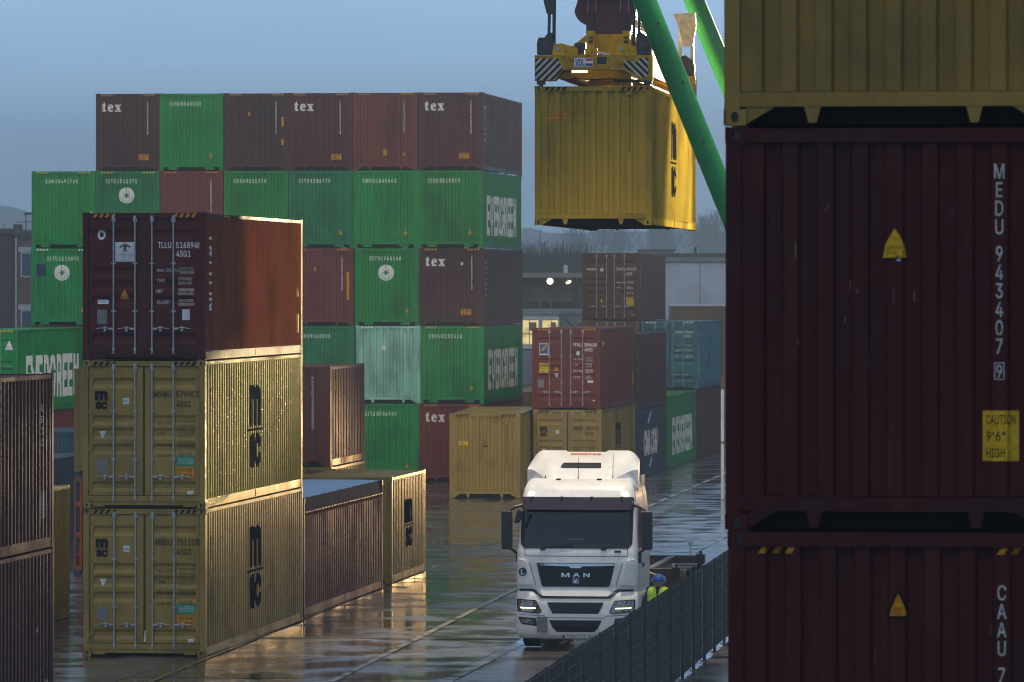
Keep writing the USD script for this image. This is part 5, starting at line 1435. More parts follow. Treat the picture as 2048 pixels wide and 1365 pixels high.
fr = lambda u, v, d: cols(u, d, v)
LB = 12.19
for e in (0, 1):
    y0, y1 = (0.02, 0.36) if e == 0 else (LB - 0.36, LB - 0.02)
    yf = (y0 - 0.012, y0) if e == 0 else (y1, y1 + 0.012)
    bm = part(SPR, 'end_beam', MB().extrude(cpoly((252, 568), (1456, 565), (1456, 825), (1340, 825), (1165, 718), (540, 718), (460, 828), (252, 830)), fr, y0, y1), M_YDIRT)
    for side_, pts in ((0, ((258, 600), (495, 600), (505, 640), (540, 700), (455, 822), (256, 822))), (1, ((1165, 615), (1300, 640), (1320, 600), (1412, 600), (1412, 780), (1345, 800), (1160, 680)))):
        P_ = cpoly(*pts)
        a = P_.bounds
        ln = []
        for k in range(-14, 18):
            u = a[0] + k * 0.145
            ln.append(Polygon([(u, a[1] - 0.01), (u + 0.068, a[1] - 0.01), (u + 0.068 + 0.55, a[1] + 0.54), (u + 0.55, a[1] + 0.54)]) if side_ == 0 else Polygon([(u, a[3] + 0.01), (u + 0.068, a[3] + 0.01), (u + 0.068 + 0.55, a[3] - 0.54), (u + 0.55, a[3] - 0.54)]))
        bl = union_all(ln).intersection(P_)
        part(bm, 'stripe_plate', MB().extrude(P_.difference(bl), fr, *yf), plain('stripe_white', (0.42, 0.38, 0.33), 0.5, var=0.4, scale=20) if e == 0 and side_ == 0 else L + 'stripe_white')
        part(bm, 'black_stripes', MB().extrude(bl, fr, *yf), M_BLACK)
    if e == 0:
        part(bm, 'maker_sign', paint_on(cpoly((655, 595), (850, 595), (850, 685), (655, 685)), lambda u, v: cols(u, y0 - 0.006, v)), M_PAPER)
        a, b = cxz(668, 680), cxz(765, 600)
        part(bm, 'sign_lettering', paint_on(fit(text_poly('VDL', 1, bold=2), a[0], b[0], a[1] + 0.01, b[1] - 0.01), lambda u, v: cols(u, y0 - 0.010, v)), M_BLUETXT)
        for c0, c1, mm_ in ((600, 627, M_REDTXT), (627, 650, M_WHITE), (650, 676, M_BLUETXT)):
            part(bm, 'sign_flag', paint_on(cpoly((775, c0), (845, c0), (845, c1), (775, c1)), lambda u, v: cols(u, y0 - 0.0105, v)), mm_)
        part(bm, 'oval_slot', paint_on(cpoly((900, 597), (975, 597), (975, 643), (900, 643)).buffer(0.03), lambda u, v: cols(u, y0 - 0.006, v)), M_GRILLE)
        part(bm, 'slot_rim', paint_on(cpoly((900, 597), (975, 597), (975, 643), (900, 643)).buffer(0.048).difference(cpoly((900, 597), (975, 597), (975, 643), (900, 643)).buffer(0.032)), lambda u, v: cols(u, y0 - 0.007, v)), M_YEL)
    for cx0, cx1 in ((272, 348), (1365, 1450)):
        u0, u1 = cxz(cx0, 0)[0], cxz(cx1, 0)[0]
        part(bm, 'twist_lock', MB().box(u0, u1, y0 + 0.04, y1 - 0.06, 0.03, cxz(0, 828)[1]).box((u0 + u1) / 2 - 0.04, (u0 + u1) / 2 + 0.04, y0 + 0.1, y1 - 0.12, 0.0, 0.03), M_DARK)
    # corner gear: sheave block with its hinged guide arm
    for sx, cxs in ((-1, ((275, 560), (272, 440), (292, 385), (350, 385), (385, 340), (420, 335), (445, 480), (430, 560))), (1, ((1440, 560), (1450, 470), (1430, 400), (1395, 370), (1340, 330), (1290, 345), (1290, 480), (1300, 560)))):
        blk = part(SPR, 'corner_gear', MB().extrude(cpoly(*cxs), fr, y0 + 0.03, y1 - 0.03), M_DARK)
        c_ = cpoly(*cxs).centroid
        part(blk, 'sheave', MB().disc((c_.x, y0 + 0.0 if e == 0 else y1 + 0.02, c_.y), (0, 0.05, 0), 0.09, 1.0, 16), M_CAST)
        ua = cxz(388, 340)[0] if sx < 0 else -cxz(388, 340)[0]
        ub = cxz(440, 340)[0] if sx < 0 else -cxz(440, 340)[0]
        zt_, z0_ = cxz(0, -60)[1], cxz(0, 470)[1]
        if e == 0:
            arm = part(blk, 'guide_arm', MB().bar((ua, (y0 + y1) / 2, z0_), (ua + 0.02, (y0 + y1) / 2, zt_), 0.06, 0.05).bar((ub, (y0 + y1) / 2, z0_ - 0.1), (ub + 0.01, (y0 + y1) / 2, zt_), 0.07, 0.05), M_DARK)
            part(blk, 'guide_flipper', MB().extrude(Polygon([(ua - 0.03, cxz(0, 145)[1]), (ub + 0.02, cxz(0, 145)[1]), (ub + 0.03, zt_ + 0.35), (ua - 0.12, zt_ + 0.35), (ua - 0.10, cxz(0, 10)[1])]), fr, y0 + 0.05, y0 + 0.28), M_DARK)
        else:
            M_FLIP = plain('pale_flipper', (0.6, 0.48, 0.3), 0.45, var=0.4) if sx < 0 else L + 'pale_flipper'
            zz = lambda cy: (172 - cy / 5.12) / 88.0 - 0.0
            x_ = sx * 1.02
            part(blk, 'guide_arm', MB().bar((x_ - 0.15, y1 - 0.1, 0.5), (x_ - 0.15, y1 - 0.1, 1.75), 0.07, 0.05).bar((x_ + 0.12, y1 - 0.1, 0.3), (x_ + 0.12, y1 - 0.1, 1.75), 0.08, 0.05), M_FLIP)
            part(blk, 'guide_flipper', MB().extrude(Polygon([(x_ - 0.08, 1.32), (x_ + 0.14, 1.32), (x_ + 0.22, 1.8), (x_ + 0.19, 2.08), (x_ - 0.30, 2.06), (x_ - 0.18, 1.75)]), fr, y1 - 0.22, y1 - 0.04), M_FLIP)
    for cx_ in (490, 1143):
        u, v = cxz(cx_, 500)
        br = part(SPR, 'pin_bracket', MB().extrude(cpoly((cx_ - 62, 568), (cx_ - 42, 450), (cx_ + 45, 446), (cx_ + 82, 568)), fr, y0 + 0.01, y0 + 0.06).extrude(cpoly((cx_ + 45, 446), (cx_ + 190, 490), (cx_ + 190, 568), (cx_ + 60, 568)), fr, y0 + 0.10, y1), M_YEL)
        part(br, 'pin', MB().disc((u, y0 - 0.02, v), (0, 1, 0), 0.04, 0.06, 16), M_STEEL)
for s, y_a in ((-1, 0), (1, 0)):
    part(SPR, 'telescopic_beam', MB().box(s * 0.62 - 0.14, s * 0.62 + 0.14, 0.36, 11.83, 0.16, 0.50), M_YEL)
    part(SPR, 'side_girder', MB().box(*sorted((s * 0.80, s * 1.02)), 1.2, 11.0, 0.28, 0.66), M_YEL)
lo = part(SPR, 'lower_frame', MB().extrude(cpoly((585, 745), (790, 745), (800, 722), (1225, 722), (1235, 815), (1000, 800), (800, 815), (620, 790), y=0.7), fr, 0.7, 1.6).extrude(cpoly((800, 800), (1240, 815), (1240, 872), (830, 872), y=1.7), fr, 1.7, 2.1), M_YEL)
part(lo, 'eyelet', MB().extrude(Point(cxz(597, 767, 0.7)).buffer(0.05, 10).difference(Point(cxz(597, 767, 0.7)).buffer(0.025, 10)), fr, 0.72, 0.78), M_YEL)
part(lo, 'eyelet', MB().extrude(Point(cxz(818, 850, 1.7)).buffer(0.04, 10).difference(Point(cxz(818, 850, 1.7)).buffer(0.02, 10)), fr, 1.66, 1.72), M_YEL)
part(lo, 'hydraulic_pipe', MB().bar((*[cxz(985, 0)[0]], 1.64, cxz(0, 803)[1]), (cxz(1330, 0)[0], 1.64, cxz(0, 806)[1]), 0.05, 0.05), M_DARK)
mid = part(SPR, 'middle_frame', MB().extrude(cpoly((620, 490), (790, 352), (1240, 352), (1300, 440), (1300, 560), (620, 560), y=3.6), fr, 3.6, 8.6), M_YEL)
for cx0, cx1 in ((792, 864), (1152, 1228)):
    cl = part(mid, 'clamp', MB().extrude(cpoly((cx0, 318), (cx1, 318), (cx1, 560), (cx0, 560), y=3.3), fr, 3.3, 3.6), M_YEL)
    part(cl, 'clamp_slot', MB().extrude(cpoly((cx0 + 12, 378), (cx1 - 14, 378), (cx1 - 14, 395), (cx0 + 12, 395), y=3.27), fr, 3.27, 3.31).extrude(cpoly((cx0 + 12, 415), (cx1 - 16, 415), (cx1 - 16, 445), (cx0 + 12, 445), y=3.27), fr, 3.27, 3.31), M_DARK)
u0, v0 = cxz(720, 560, 0.5)
mo = part(SPR, 'drive_motor', MB().box(u0 - 0.08, u0 + 0.08, 0.5, 0.7, v0, v0 + 0.10).box(u0 - 0.11, u0 + 0.11, 0.46, 0.72, v0 + 0.10, v0 + 0.24), M_DARK)
part(SPR, 'hydraulic_ram', MB().bar((cxz(825, 0)[0], 0.9, cxz(0, 512)[1]), (cxz(985, 0)[0], 0.9, cxz(0, 555)[1]), 0.05, 0.05), M_PAPER)
part(SPR, 'ram_bracket', MB().box(cxz(790, 0)[0], cxz(855, 0)[0], 0.86, 1.0, cxz(0, 565)[1], cxz(0, 480)[1]), M_YEL)
# the red headblock above it
HB = thing('crane_headblock', 'dark red crane headblock above the yellow spreader, cut by the top edge', 'crane headblock', (ho[0], ho[1], CZ + HC), -CYAW)
pts = [(780, 350), (780, 262)] + [(860 + 205 * math.cos(a) * 0.98, 100 + 175 * math.sin(a)) for a in np.linspace(2.0, 3.05, 6)] + [(690, 20), (700, -160), (1250, -160), (1265, 20), (1290, 100), (1285, 200), (1240, 262), (1240, 350)]
hb = part(HB, 'block', MB().extrude(cpoly(*pts, y=4.0), fr, 4.0, 8.2), M_RED)
for a, b in ((795, 885), (1130, 1220)):
    st = part(HB, 'strap', MB().extrude(cpoly((a, -160), (b, -160), (b, 130), (a, 130), y=3.93), fr, 3.93, 4.0), M_RED)
    part(st, 'strap_edge', MB().extrude(cpoly((a, -160), (a + 5, -160), (a + 5, 130), (a, 130), y=3.93), fr, 3.915, 3.93).extrude(cpoly((b - 5, -160), (b, -160), (b, 130), (b - 5, 130), y=3.93), fr, 3.915, 3.93), M_STEEL)
    part(HB, 'hanger', MB().extrude(cpoly((a + 25, 130), (b - 25, 130), (b - 25, 350), (a + 25, 350), y=3.96), fr, 3.96, 4.0), M_DARK)
part(HB, 'dark_cover', MB().extrude(cpoly((700, -20), (1240, -20), (1240, 8), (700, 8), y=3.9), fr, 3.9, 3.93), M_DARK)
for cx_ in (760, 1000, 1230):
    part(HB, 'hoist_rope', MB().tube([(cxz(cx_, 0, 6.1)[0], 6.1, cxz(0, -160, 6.1)[1]), (cxz(cx_, 0, 6.1)[0], 6.1, 14)], 0.02, 6), M_DARK)
# the crane's legs
M_CRANE = paint('crane_green', (0.022, 0.22, 0.06), rough=0.34, rust=0.12, dirt=0.5)
GC = thing('gantry_crane', 'green tubular legs of a gantry crane slanting down behind the right stack', 'crane', (0, 0, 0))


def leg(px, D, slope, r):
    s = D / F
    top_z, bot_z = 31.3, 0.0
    X = lambda z: PX(px, D) + (PZ(0, D) - z) * slope
    l_ = part(GC, 'leg', MB().tube([(X(top_z), D, top_z), (X(bot_z), D, bot_z)], r, 28), M_CRANE, 40)
    for z in np.arange(5.5, 25, 1.15):
        th = rng.uniform(-0.5, 0.5)
        part(l_, 'bolt', MB().box(X(z) + r * math.sin(th) - 0.02, X(z) + r * math.sin(th) + 0.02, D - r * math.cos(th) - 0.012, D - r * math.cos(th) + 0.02, z - 0.025, z + 0.025), M_DARK)
    part(l_, 'foot', MB().box(X(0) - 0.6, X(0) + 0.6, D - 0.6, D + 0.6, 0, 0.5), M_CRANE)


leg(1289, 111.5, 0.405, 0.225)
leg(1388, 132.0, 0.42, 0.235)

# unseen stacks added nearer than the view to shade the right stack
for k, y in enumerate((24.5, 9.5)):
    for t_ in range(5):
        Container('shipping_container', f'unseen maroon container added to shade the right stack, {"first second".split()[k]} stack, tier {"one two three four five".split()[t_]}', 'dark_maroon', 'l', CX + (2.55 - k * 0.2) * F / y, y, t_ * (HC + 0.004), group='unseen containers added for shade', length=40 if k == 0 else 20, detail=0)

# unseen container rows added on the right to darken what wet side walls mirror
BASES = [Container('shipping_container', f'{w} container of the rows added to the right, outside the view', k, 'l', CX + (13 + 2.47 * i) * F / 206, 206, 0.0, group='added container rows to the right', detail=0) for i, (w, k) in enumerate((('oxide red', 'oxide'), ('navy', 'navy'), ('brown-red', 'brown_red')))]
r_ = random.Random(11)
for y0, x0, n in ((206, 13, 10), (286, 16, 11)):
    for i in range(n):
        for tier in range(4):
            if y0 == 206 and tier == 0 and i < 3:
                continue
            src = BASES[r_.randrange(3)].t
            t_ = thing('shipping_container', '', 'shipping container', (x0 + W / 2 * math.cos(YAW) + 2.47 * i * math.cos(YAW), y0 - 2.47 * i * math.sin(YAW) - 0.15, tier * (HC + 0.004)), -YAW, 'added container rows to the right')
            t_.GetReferences().AddInternalReference(src.GetPath())
            t_.SetInstanceable(True)
            t_.SetCustomDataByKey('label', src.GetCustomDataByKey('label'))

# ------------------------------------------------------------------ background buildings
M_BRICK = usdkit.material(stage, L + 'dark_brick', {'tc': ('geometry', {}), 'sx': ('separate_xyz', {}), 'ad': ('math', {'math_type': 'add'}), 'cv': ('combine_xyz', {}), 'b': ('brick_texture', {'scale': 1.0, 'color1': (0.10, 0.055, 0.055), 'color2': (0.065, 0.04, 0.045), 'mortar': (0.10, 0.085, 0.08), 'brick_width': 0.25, 'row_height': 0.083, 'mortar_size': 0.008}), 'p': ('principled_bsdf', {'roughness': 0.8})},
                           [('tc.position', 'sx.vector'), ('sx.x', 'ad.value1'), ('sx.y', 'ad.value2'), ('ad.value', 'cv.x'), ('sx.z', 'cv.y'), ('cv.vector', 'b.vector'), ('b.color', 'p.base_color')], surface='p.BSDF')
M_CONC = plain('grey_concrete', (0.22, 0.22, 0.22), 0.7, scale=1.5)
M_DKROOF = plain('dark_roof_edge', (0.05, 0.055, 0.06), 0.6)
M_PALE = plain('pale_cladding', (0.50, 0.54, 0.62), 0.6, scale=0.6, var=0.15)
M_PANE = plain('dark_pane', (0.02, 0.026, 0.034), 0.08)
M_FRAME = plain('pale_window_frame', (0.4, 0.42, 0.45), 0.5)
M_CABIN = plain('grey_blue_cabin', (0.14, 0.19, 0.25), 0.5, scale=1.2)
M_CABWHITE = plain('white_cabin', (0.50, 0.55, 0.62), 0.5, scale=1.2, var=0.12)
M_LIT = usdkit.material(stage, L + 'lit_window', {'geo': ('geometry', {}), 'm': ('mapping', {'scale': (1.3, 1.0, 2.6)}), 'n': ('noise_texture', {'scale': 1.2, 'detail': 3.0}), 'c': ('rgb_ramp', {'ramp': [(0.3, (0.45, 0.30, 0.09)), (0.5, (1.0, 0.72, 0.28)), (0.7, (1.0, 0.82, 0.45))]}), 'p': ('principled_bsdf', {'base_color': (0.3, 0.25, 0.15), 'emission_strength': LAMP * 0.10})},
                         [('geo.position', 'm.vector'), ('m.vector', 'n.vector'), ('n.fac', 'c.fac'), ('c.color', 'p.emission_color')], surface='p.BSDF')

bd_ = thing('brick_building', 'dark brick building with pale window heads at the far left', 'building', (PX(30, 300), 300, 0))
s3 = 300 / F
zt = PZ(468, 300)
part(bd_, 'main_wall', MB().box(-14, 0, 0.6, 12, 0, zt), M_BRICK)
part(bd_, 'wing_wall', MB().box(0.0, 3.4, 0, 12, 0, zt - 0.15), plain('lighter_brick', (0.15, 0.085, 0.08), 0.8, scale=4))
part(bd_, 'roof_edge', MB().box(-14.2, 0.02, 0.4, 12.2, zt, zt + 0.28), M_DKROOF)
part(bd_, 'roof_edge', MB().box(-0.05, 3.5, -0.15, 12.2, zt - 0.15, zt + 0.10), M_DKROOF)
part(bd_, 'rain_pipe', MB().tube([(0.06, -0.06, 0), (0.06, -0.06, zt - 0.2)], 0.06, 8), M_FRAME)
ch = part(bd_, 'chimney', MB().box(-0.35, 0.1, 3, 3.5, zt + 0.2, PZ(449, 303)), M_BRICK)
for ya, yb in ((505, 555), (620, 700), (735, 800)):
    z0, z1 = PZ(yb, 300), PZ(ya, 300)
    w_ = part(bd_, 'window', MB().box(0.30, 1.35, -0.03, 0.05, z0, z1), M_FRAME)
    part(w_, 'pane', MB().box(0.38, 1.27, -0.045, -0.031, z0 + 0.08, z1 - 0.08), M_PANE)
    part(w_, 'lintel', MB().box(0.18, 1.47, -0.06, 0.05, z1, z1 + 0.28), M_FRAME)
for x0 in (-2.2, -4.6, -7):
    for ya, yb in ((520, 575), (640, 700)):
        z0, z1 = PZ(yb, 300), PZ(ya, 300)
        w_ = part(bd_, 'window', MB().box(x0 - 0.6, x0 + 0.6, 0.55, 0.65, z0, z1), M_PANE)
mast = thing('roof_aerial', 'thin aerial on the roof of the dark brick building', 'aerial', (PX(52, 304), 304, zt + 0.1))
part(mast, 'rod', MB().tube([(0, 0, 0), (0, 0, 1.1)], 0.03, 5), M_DKROOF)
part(mast, 'crossbar', MB().bar((-0.5, 0, 0.55), (0.6, 0, 0.6), 0.04).bar((-0.1, 0, 1.0), (0.6, 0, 1.05), 0.12), M_DKROOF)

wh = thing('warehouse', 'pale grey warehouse with a dark roof edge behind the three-high stack', 'building', (PX(1325, 330), 330, 0))
zt = PZ(511, 330)
wx = PX(1700, 330) - PX(1325, 330)
for k in range(5):
    xa, xb = wx * k / 5 + 0.02, wx * (k + 1) / 5
    part(wh, 'wall_panel', MB().box(xa, xb - 0.02, 0, 0.2, 0, zt - 0.35), M_PALE)
part(wh, 'wall', MB().box(0, wx, 0.2, 24, 0, zt - 0.3), M_PALE)
part(wh, 'roof_edge', MB().box(-0.1, wx + 0.1, -0.15, 24, zt - 0.05, zt + 0.12), M_DKROOF)
part(wh, 'fascia', MB().box(-0.03, wx + 0.03, -0.06, 0.18, zt - 0.35, zt - 0.06), M_CONC)
part(wh, 'ledge', MB().box(-0.02, wx, -0.10, 0, zt - 0.40, zt - 0.355), M_DKROOF)
part(wh, 'vent_pipe', MB().tube([(PX(1394, 330) - PX(1325, 330), 3, zt), (PX(1394, 330) - PX(1325, 330), 3, zt + 0.5)], 0.08, 8), M_DKROOF)
lo_ = thing('roof_block', 'low pinkish roof block above the pale warehouse', 'building', (PX(1281, 420), 420, 0))
part(lo_, 'wall', MB().box(0, PX(1349, 420) - PX(1281, 420), 0, 8, 0, PZ(502, 420)), plain('pinkish_wall', (0.22, 0.15, 0.16), 0.7))
part(lo_, 'roof', MB().box(-0.1, PX(1349, 420) - PX(1281, 420) + 0.1, -0.1, 8.1, PZ(502, 420), PZ(499, 420)), M_DKROOF)

cb = thing('portable_cabin', 'white site cabin with two warmly lit windows on a grey-blue ground floor', 'cabin', (PX(1118, 262), 262, 0))
xl = -3.6
z0, z1 = PZ(698, 262), PZ(630, 262)
part(cb, 'lower_storey', MB().box(xl, 0.02, 0.0, 5, 0, z0 - 0.05), M_CABIN)
part(cb, 'upper_storey', MB().box(xl, 0, 0.06, 5, z0, z1 - 0.02), M_CABWHITE)
part(cb, 'roof', MB().box(xl - 0.1, 0.06, -0.02, 5.1, z1 - 0.02, z1 + 0.1), M_CABIN)
for xa, xb in ((PX(1043, 262) - PX(1118, 262) - 0.2, PX(1077, 262) - PX(1118, 262)), (PX(1084, 262) - PX(1118, 262), PX(1116, 262) - PX(1118, 262))):
    w_ = part(cb, 'window', MB().box(xa, xb, 0.02, 0.059, PZ(689, 262), PZ(641, 262)), M_LIT)
    q = MB()
    for xx in (xa - 0.05, xb, (xa * 0.45 + xb * 0.55)):
        q.box(xx, xx + (0.07 if xx != xa * 0.45 + xb * 0.55 else 0.04), -0.01, 0.05, PZ(691, 262), PZ(639, 262))
    q.box(xa, xb, -0.01, 0.05, PZ(641, 262), PZ(639, 262)).box(xa, xb, -0.01, 0.05, PZ(669, 262), PZ(667, 262))
    part(w_, 'frame', q, M_FRAME)
    part(w_, 'blind', MB().box(xa + (xb - xa) * 0.55, xb - 0.1, -0.012, 0.018, PZ(662, 262), PZ(645, 262)), M_GREY)
gw = thing('grey_cabin', 'grey-blue cabin wall with a cable looped across it beside the lit cabin', 'cabin', (PX(1119, 266), 266, 0))
gx = PX(1200, 266) - PX(1119, 266)
part(gw, 'wall', MB().box(0.02, gx, 0, 5, 0, PZ(628, 266)), M_CABIN)
part(gw, 'roof', MB().box(-2.2, gx, -0.1, 5.1, PZ(628, 266), PZ(621, 266)), M_CABIN)
part(gw, 'cable', MB().tube([(0.25 + 1.0 * t, -0.06, PZ(636, 266) - 0.42 * math.sin(math.pi * t)) for t in np.linspace(0, 1, 11)], 0.022, 5), M_DARK)

cv = thing('canopy_building', 'grey flat-roofed building with a deep canopy and two lit lamps under it', 'building', (PX(1100, 300), 300, 0))
X3 = lambda p: PX(p, 300) - PX(1100, 300)
part(cv, 'canopy_roof', MB().box(X3(960), X3(1175), -1.5, 10, PZ(556, 300), PZ(546, 300)), M_CONC)
part(cv, 'upper_wall', MB().box(X3(960), X3(1152), 1.2, 10, PZ(598, 300), PZ(556, 300)), plain('grey_brown_wall', (0.15, 0.135, 0.12), 0.7))
part(cv, 'window_wall', MB().box(X3(960), X3(1150), 1.0, 9.8, PZ(640, 300), PZ(598, 300)), M_CONC)
for k in range(5):
    xa = X3(1036 + k * 23)
    w_ = part(cv, 'window', MB().box(xa, xa + 0.5, 0.94, 1.0, PZ(616, 300), PZ(602, 300)), M_PANE)
part(cv, 'parapet', MB().box(X3(960), X3(1190), -0.8, -0.6, 0, PZ(618, 300)), M_CABIN)
for p in (1053, 1150):
    part(cv, 'canopy_strut', MB().bar((X3(p), 0, PZ(640, 300)), (X3(p - 1), -0.4, PZ(556, 300)), 0.22).bar((X3(p), 0, PZ(590, 300)), (X3(p + 12), 0, PZ(558, 300)), 0.14), M_DKROOF)
sheet = part(cv, 'roof_vent', MB().box(X3(1128), X3(1136), 2, 2.4, PZ(546, 300), PZ(530, 300)), M_PALE)
M_BULB = glow('warm_lamp', (1.0, 0.78, 0.40), 3.2)
for p, yy, lab in ((1100, 563, 'round warm lamp glowing under the canopy, left of two'), (1137, 565, 'tilted warm lamp glowing under the canopy, right of two')):
    lp = thing('canopy_lamp', lab, 'lamp', (PX(p, 298), 298, PZ(yy, 298)))
    part(lp, 'housing', MB().box(-0.22, 0.22, 0.02, 0.2, -0.02, 0.2), M_DKROOF)
    part(lp, 'lamp_glass', MB().extrude(Point(0, 0).buffer(0.17, 8) if p == 1100 else affinity.rotate(affinity.scale(Point(0, 0).buffer(0.1, 8), 1.5, 0.8), 25), lambda u, v, d: cols(u, d, v), -0.03, 0.02), M_BULB)
    part(lp, 'bracket', MB().box(-0.03, 0.03, 0.05, 0.12, 0.2, PZ(556, 298) - PZ(yy, 298)), M_DKROOF)

c = Container('shipping_container', 'dark brown container glimpsed between the mustard one and the red stack', 'tan', 'r', 1100, 236, 0.01, detail=0)
c = Container('shipping_container', 'grey container with a pale wet roof behind the dark brown one, below the lit cabin', 'slate', 'r', 1105, 249, 0.01, detail=0, length=20)
tc_ = thing('tan_shed', 'tan corrugated shed with a pale roof edge behind the teal container', 'shed', (PX(1343, 280), 280, 0))
u_, d_ = profile(0, 3.2, 0.28, 0.08, 0.06, 0.05)
part(tc_, 'wall', MB().grid([[(x, d, z) for z in (0, PZ(613, 280))] for x, d in zip(u_, d_)]), COL['tan'])
part(tc_, 'body', MB().box(0.02, 3.18, 0.07, 6, 0, PZ(613, 280) - 0.02), COL['tan'])
part(tc_, 'roof', MB().box(-0.06, 3.3, -0.06, 6.1, PZ(613, 280), PZ(610, 280)), M_PALE)

# ------------------------------------------------------------------ bare trees, hedge, hills
M_TWIG = plain('bare_twigs', (0.055, 0.05, 0.045), 0.9)
M_HILL = plain('wooded_hill', (0.035, 0.045, 0.035), 0.9, scale=0.05)


def bare_tree(px, ytop, D, spread, label, seed, upright=True, n=260):
    r = random.Random(seed)
    D *= 2.5
    spread *= 2.5
    h = PZ(ytop, D)
    t_ = thing('bare_tree', label, 'tree', (PX(px, D), D, 0), 0, 'bare trees beyond the yard')
    part(t_, 'trunk', MB().tube([(0, 0, 0), (0.1, 0, h * 0.3), (0, 0.1, h * 0.62), (0.05, 0, h * 0.96)], [0.65, 0.5, 0.36, 0.1], 7), M_TWIG)
    q = MB()
    sc = D / 560

    def branch(p, dr, ln, rad, depth):
        mid = p + dr * ln * 0.5 + np.array([r.uniform(-1, 1), r.uniform(-1, 1), r.uniform(-0.5, 1)]) * ln * 0.05
        end = p + dr * ln + np.array([0, 0, ln * (0.10 if upright else 0.05)])
        q.tube([p, mid, end], [rad, rad * 0.8, rad * 0.55], 3, False)
        if depth == 0:
            return
        for k in range(4 if depth > 1 else 5):
            a, s = r.uniform(0, 2 * math.pi), r.uniform(0.25, 0.55) if upright else r.uniform(0.4, 0.85)
            nd = dr + np.array([math.cos(a) * s, math.sin(a) * s, r.uniform(0.0, 0.3)])
            nd /= np.linalg.norm(nd)
            branch(p + (end - p) * r.uniform(0.45, 1.0), nd, ln * r.uniform(0.55, 0.8), rad * 0.5, depth - 1)

    for k in range(15 if upright else 12):
        z0 = h * (0.12 + 0.70 * k / 15) if upright else h * (0.28 + 0.45 * k / 12)
        a = k * 2.4 + r.uniform(-0.4, 0.4)
        lean = 0.30 if upright else r.uniform(0.8, 1.3)
        dr = np.array([math.cos(a) * lean, math.sin(a) * lean, 1.0])
        dr /= np.linalg.norm(dr)
        reach = min(spread * 0.9 / lean * 1.1, (h - z0) * 0.62)
        branch(np.array([0, 0, z0]), dr, reach * (0.55 if not upright else 0.6), 0.075 * sc, 3)
    part(t_, 'crown', q, M_TWIG)


for i, (px, yt, D, sp, up, lab) in enumerate([
    (1080, 452, 520, 2.6, False, 'thin bare tree rising left of the hanging container, above the canopy building'),
    (1125, 462, 540, 2.8, False, 'low bare tree above the right end of the canopy building'),
    (1152, 445, 560, 1.8, True, 'slim bare tree just left of the three-high stack'),
    (1205, 425, 560, 3.6, False, 'broad bare tree above the dark three-high stack'),
    (1240, 432, 580, 3.0, True, 'bare tree over the right part of the three-high stack'),
    (1310, 428, 600, 1.9, True, 'narrow upright bare poplar between hanging container and warehouse'),
    (1330, 436, 600, 1.6, True, 'second narrow poplar right of the first, over the warehouse edge'),
    (1408, 420, 560, 1.6, True, 'tall narrow poplar left of the right stack'),
    (1430, 412, 560, 1.8, True, 'tallest narrow poplar touching the edge of the right stack'),
    (8, 438, 480, 2.0, False, 'bare tree behind the roof of the brick building'),
    (1055, 470, 500, 2.2, False, 'low bare tree beside the tall wall of containers')]):
    bare_tree(px, yt, D, sp, lab, 50 + i, up)
r = random.Random(3)
q = MB()
for k in range(1500):
    x, y = r.uniform(PX(1000, 430), PX(1185, 430)), r.uniform(425, 445)
    h = PZ(503, 430) * r.uniform(0.8, 1.08)
    p1 = (x + r.uniform(-0.8, 0.8), y, h)
    q.tube([(x, y, 0), ((x + p1[0]) / 2, y, h * 0.6), p1], [0.06, 0.05, 0.01], 3, False)
solo('bare_hedge', q, M_TWIG, 'dense row of bare shrubs behind the canopy building', 'hedge', kind='stuff')
bank = MB().grid([[(PX(940, 450), y, z), (PX(1200, 450), y, z)] for y, z in ((446, 0), (450, PZ(512, 450)), (456, PZ(506, 450)), (480, 0))])
solo('wooded_bank', bank, M_HILL, kind='structure')

xs_ = np.linspace(-1500, 1500, 301)
prof = np.interp(xs_ * F / 3200 + CX, [-3000, -400, -60, 40, 90, 130, 170, 260, 500, 800, 1040, 1150, 1420, 1600, 4000], [440, 425, 415, 418, 424, 430, 428, 432, 438, 445, 458, 463, 470, 474, 480])
hz = (HORIZON - prof) * 3200 / F + EYE
nz_ = 9 * (meshkit.fbm(np.stack([xs_ / 16, xs_ * 0, xs_ * 0], -1), 4, 5) - 0.5)
rows = []
for y, k in ((2500, 0.0), (2750, 0.45), (3050, 0.85), (3200, 1.0), (3350, 0.7), (3500, 0)):
    rows.append(np.stack([xs_, np.full_like(xs_, y), np.where(k > 0, hz * k + nz_ * k, -2)], -1))
solo('wooded_hills', MB().grid(rows), M_HILL, kind='structure', smooth=True)

# ------------------------------------------------------------------ floodlights: on the crane's portal beams and on masts
M_FLOOD = glow('floodlight_glass', (1.0, 0.80, 0.5), 3.0)
for y, xa, xb in ((111.5, -32, 32), (132.0, -32, 32)):
    part(GC, 'portal_beam', MB().box(xa, xb, y - 0.5, y + 0.5, 31.2, 33.0), M_CRANE)
    part(GC, 'leg', MB().tube([(xa + 1, y, 31.2), (xa + 1, y, 0)], 0.45, 20), M_CRANE, 40)
    part(GC, 'leg', MB().tube([(xb - 1, y, 31.2), (xb - 1, y, 0)], 0.45, 20), M_CRANE, 40)
    part(GC, 'walkway', MB().box(xa, xb, y + 0.5, y + 1.4, 33.0, 33.1), M_DARK)


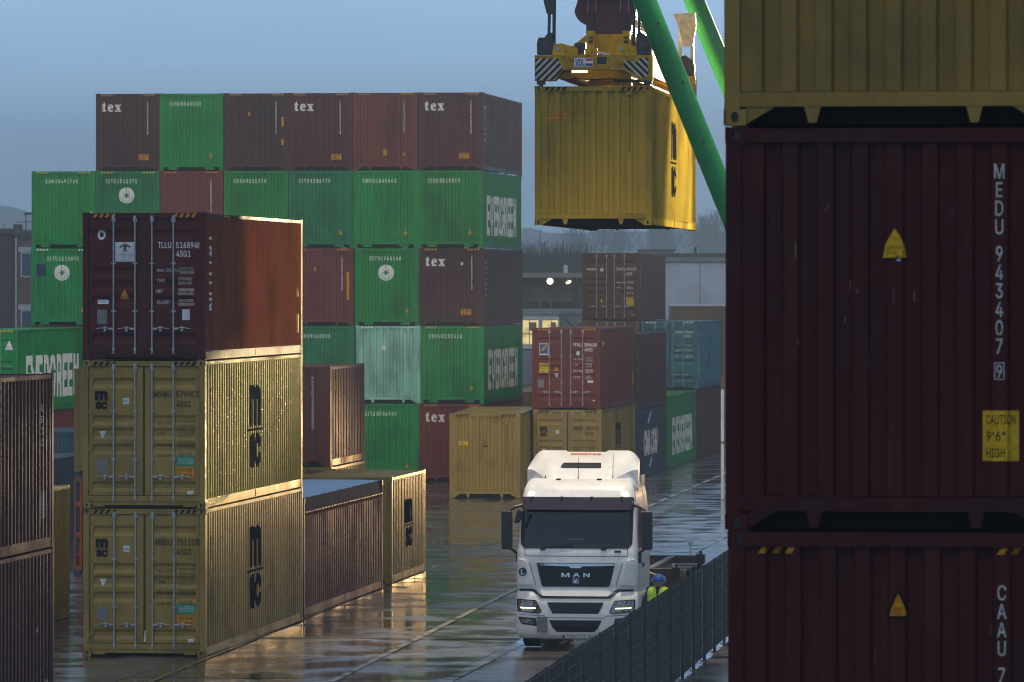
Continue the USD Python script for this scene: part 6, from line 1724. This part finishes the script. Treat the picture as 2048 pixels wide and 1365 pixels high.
def floodlight(holder, p, target, power, cone, color, radius=0.30):
    """A round floodlight with a deep hood, hung at p and aimed at target; its own lamp sits inside the hood."""
    d = np.array(target, float) - p
    d /= np.linalg.norm(d)
    m = Gf.Matrix4d(1.0)
    m.SetRotate(look_along(d))
    m.SetTranslateOnly(Gf.Vec3d(*map(float, p)))
    V, Fc = MB().tube([(0, 0, 0.45), (0, 0, 0.4), (0, 0, 0.0), (0, 0, -0.35)], [k_ * max(1.0, radius * 2.4) for k_ in (0.12, 0.3, 0.36, 0.42)], 20, False).disc((0, 0, 0.44), (0, 0, 1), 0.13, 0.1).build()
    V = np.array([m.Transform(Gf.Vec3d(*map(float, q))) for q in V])
    h = part(holder, 'floodlight', (V, Fc), M_DARK)
    rl = UsdLux.SphereLight.Define(stage, str(h.GetPath()) + '/lamp')
    rl.AddTransformOp().Set(Gf.Matrix4d().SetTranslate(Gf.Vec3d(0, 0, -0.15 - radius)) * m)
    rl.CreateRadiusAttr(radius)
    rl.CreateIntensityAttr(power)
    rl.CreateNormalizeAttr(True)
    rl.CreateColorAttr(Gf.Vec3f(*color))
    sh = UsdLux.ShapingAPI.Apply(rl.GetPrim())
    sh.CreateShapingConeAngleAttr(cone)
    sh.CreateShapingConeSoftnessAttr(0.5)


part(GC, 'cross_beam', MB().box(25.6, 26.4, 112.0, 131.5, 31.3, 32.2), M_CRANE)
for where, p, target, power, cone, color, label in FLOODS:
    if where == 'crane':
        part(GC, 'lamp_bracket', MB().tube([(p[0], p[1], 31.4), p], 0.05, 8), M_STEEL)
        floodlight(GC, p, target, power, cone, color)
    else:
        t_ = thing('floodlight_mast', label, 'floodlight', (0, 0, 0))
        part(t_, 'mast', MB().tube([(p[0] + 0.6, p[1], 0), (p[0] + 0.6, p[1], p[2] + 0.3)], [0.2, 0.12], 12).tube([(p[0] + 0.6, p[1], p[2] + 0.2), p], 0.05, 8), M_STEEL)
        floodlight(t_, p, target, power, cone, color, 1.3 if p[2] > 17 else 0.30)

# ------------------------------------------------------------------ hazy evening air
if HAZE:
    M_HAZE = usdkit.material(stage, L + 'haze_air', {'v': ('principled_volume', {'color': HAZE_COL, 'density': HAZE, 'anisotropy': HAZE_G})}, volume='v.volume')
    solo('haze', MB().box(-2700, 2700, -320, 3600, -1.0, 100.0), M_HAZE, kind='stuff')
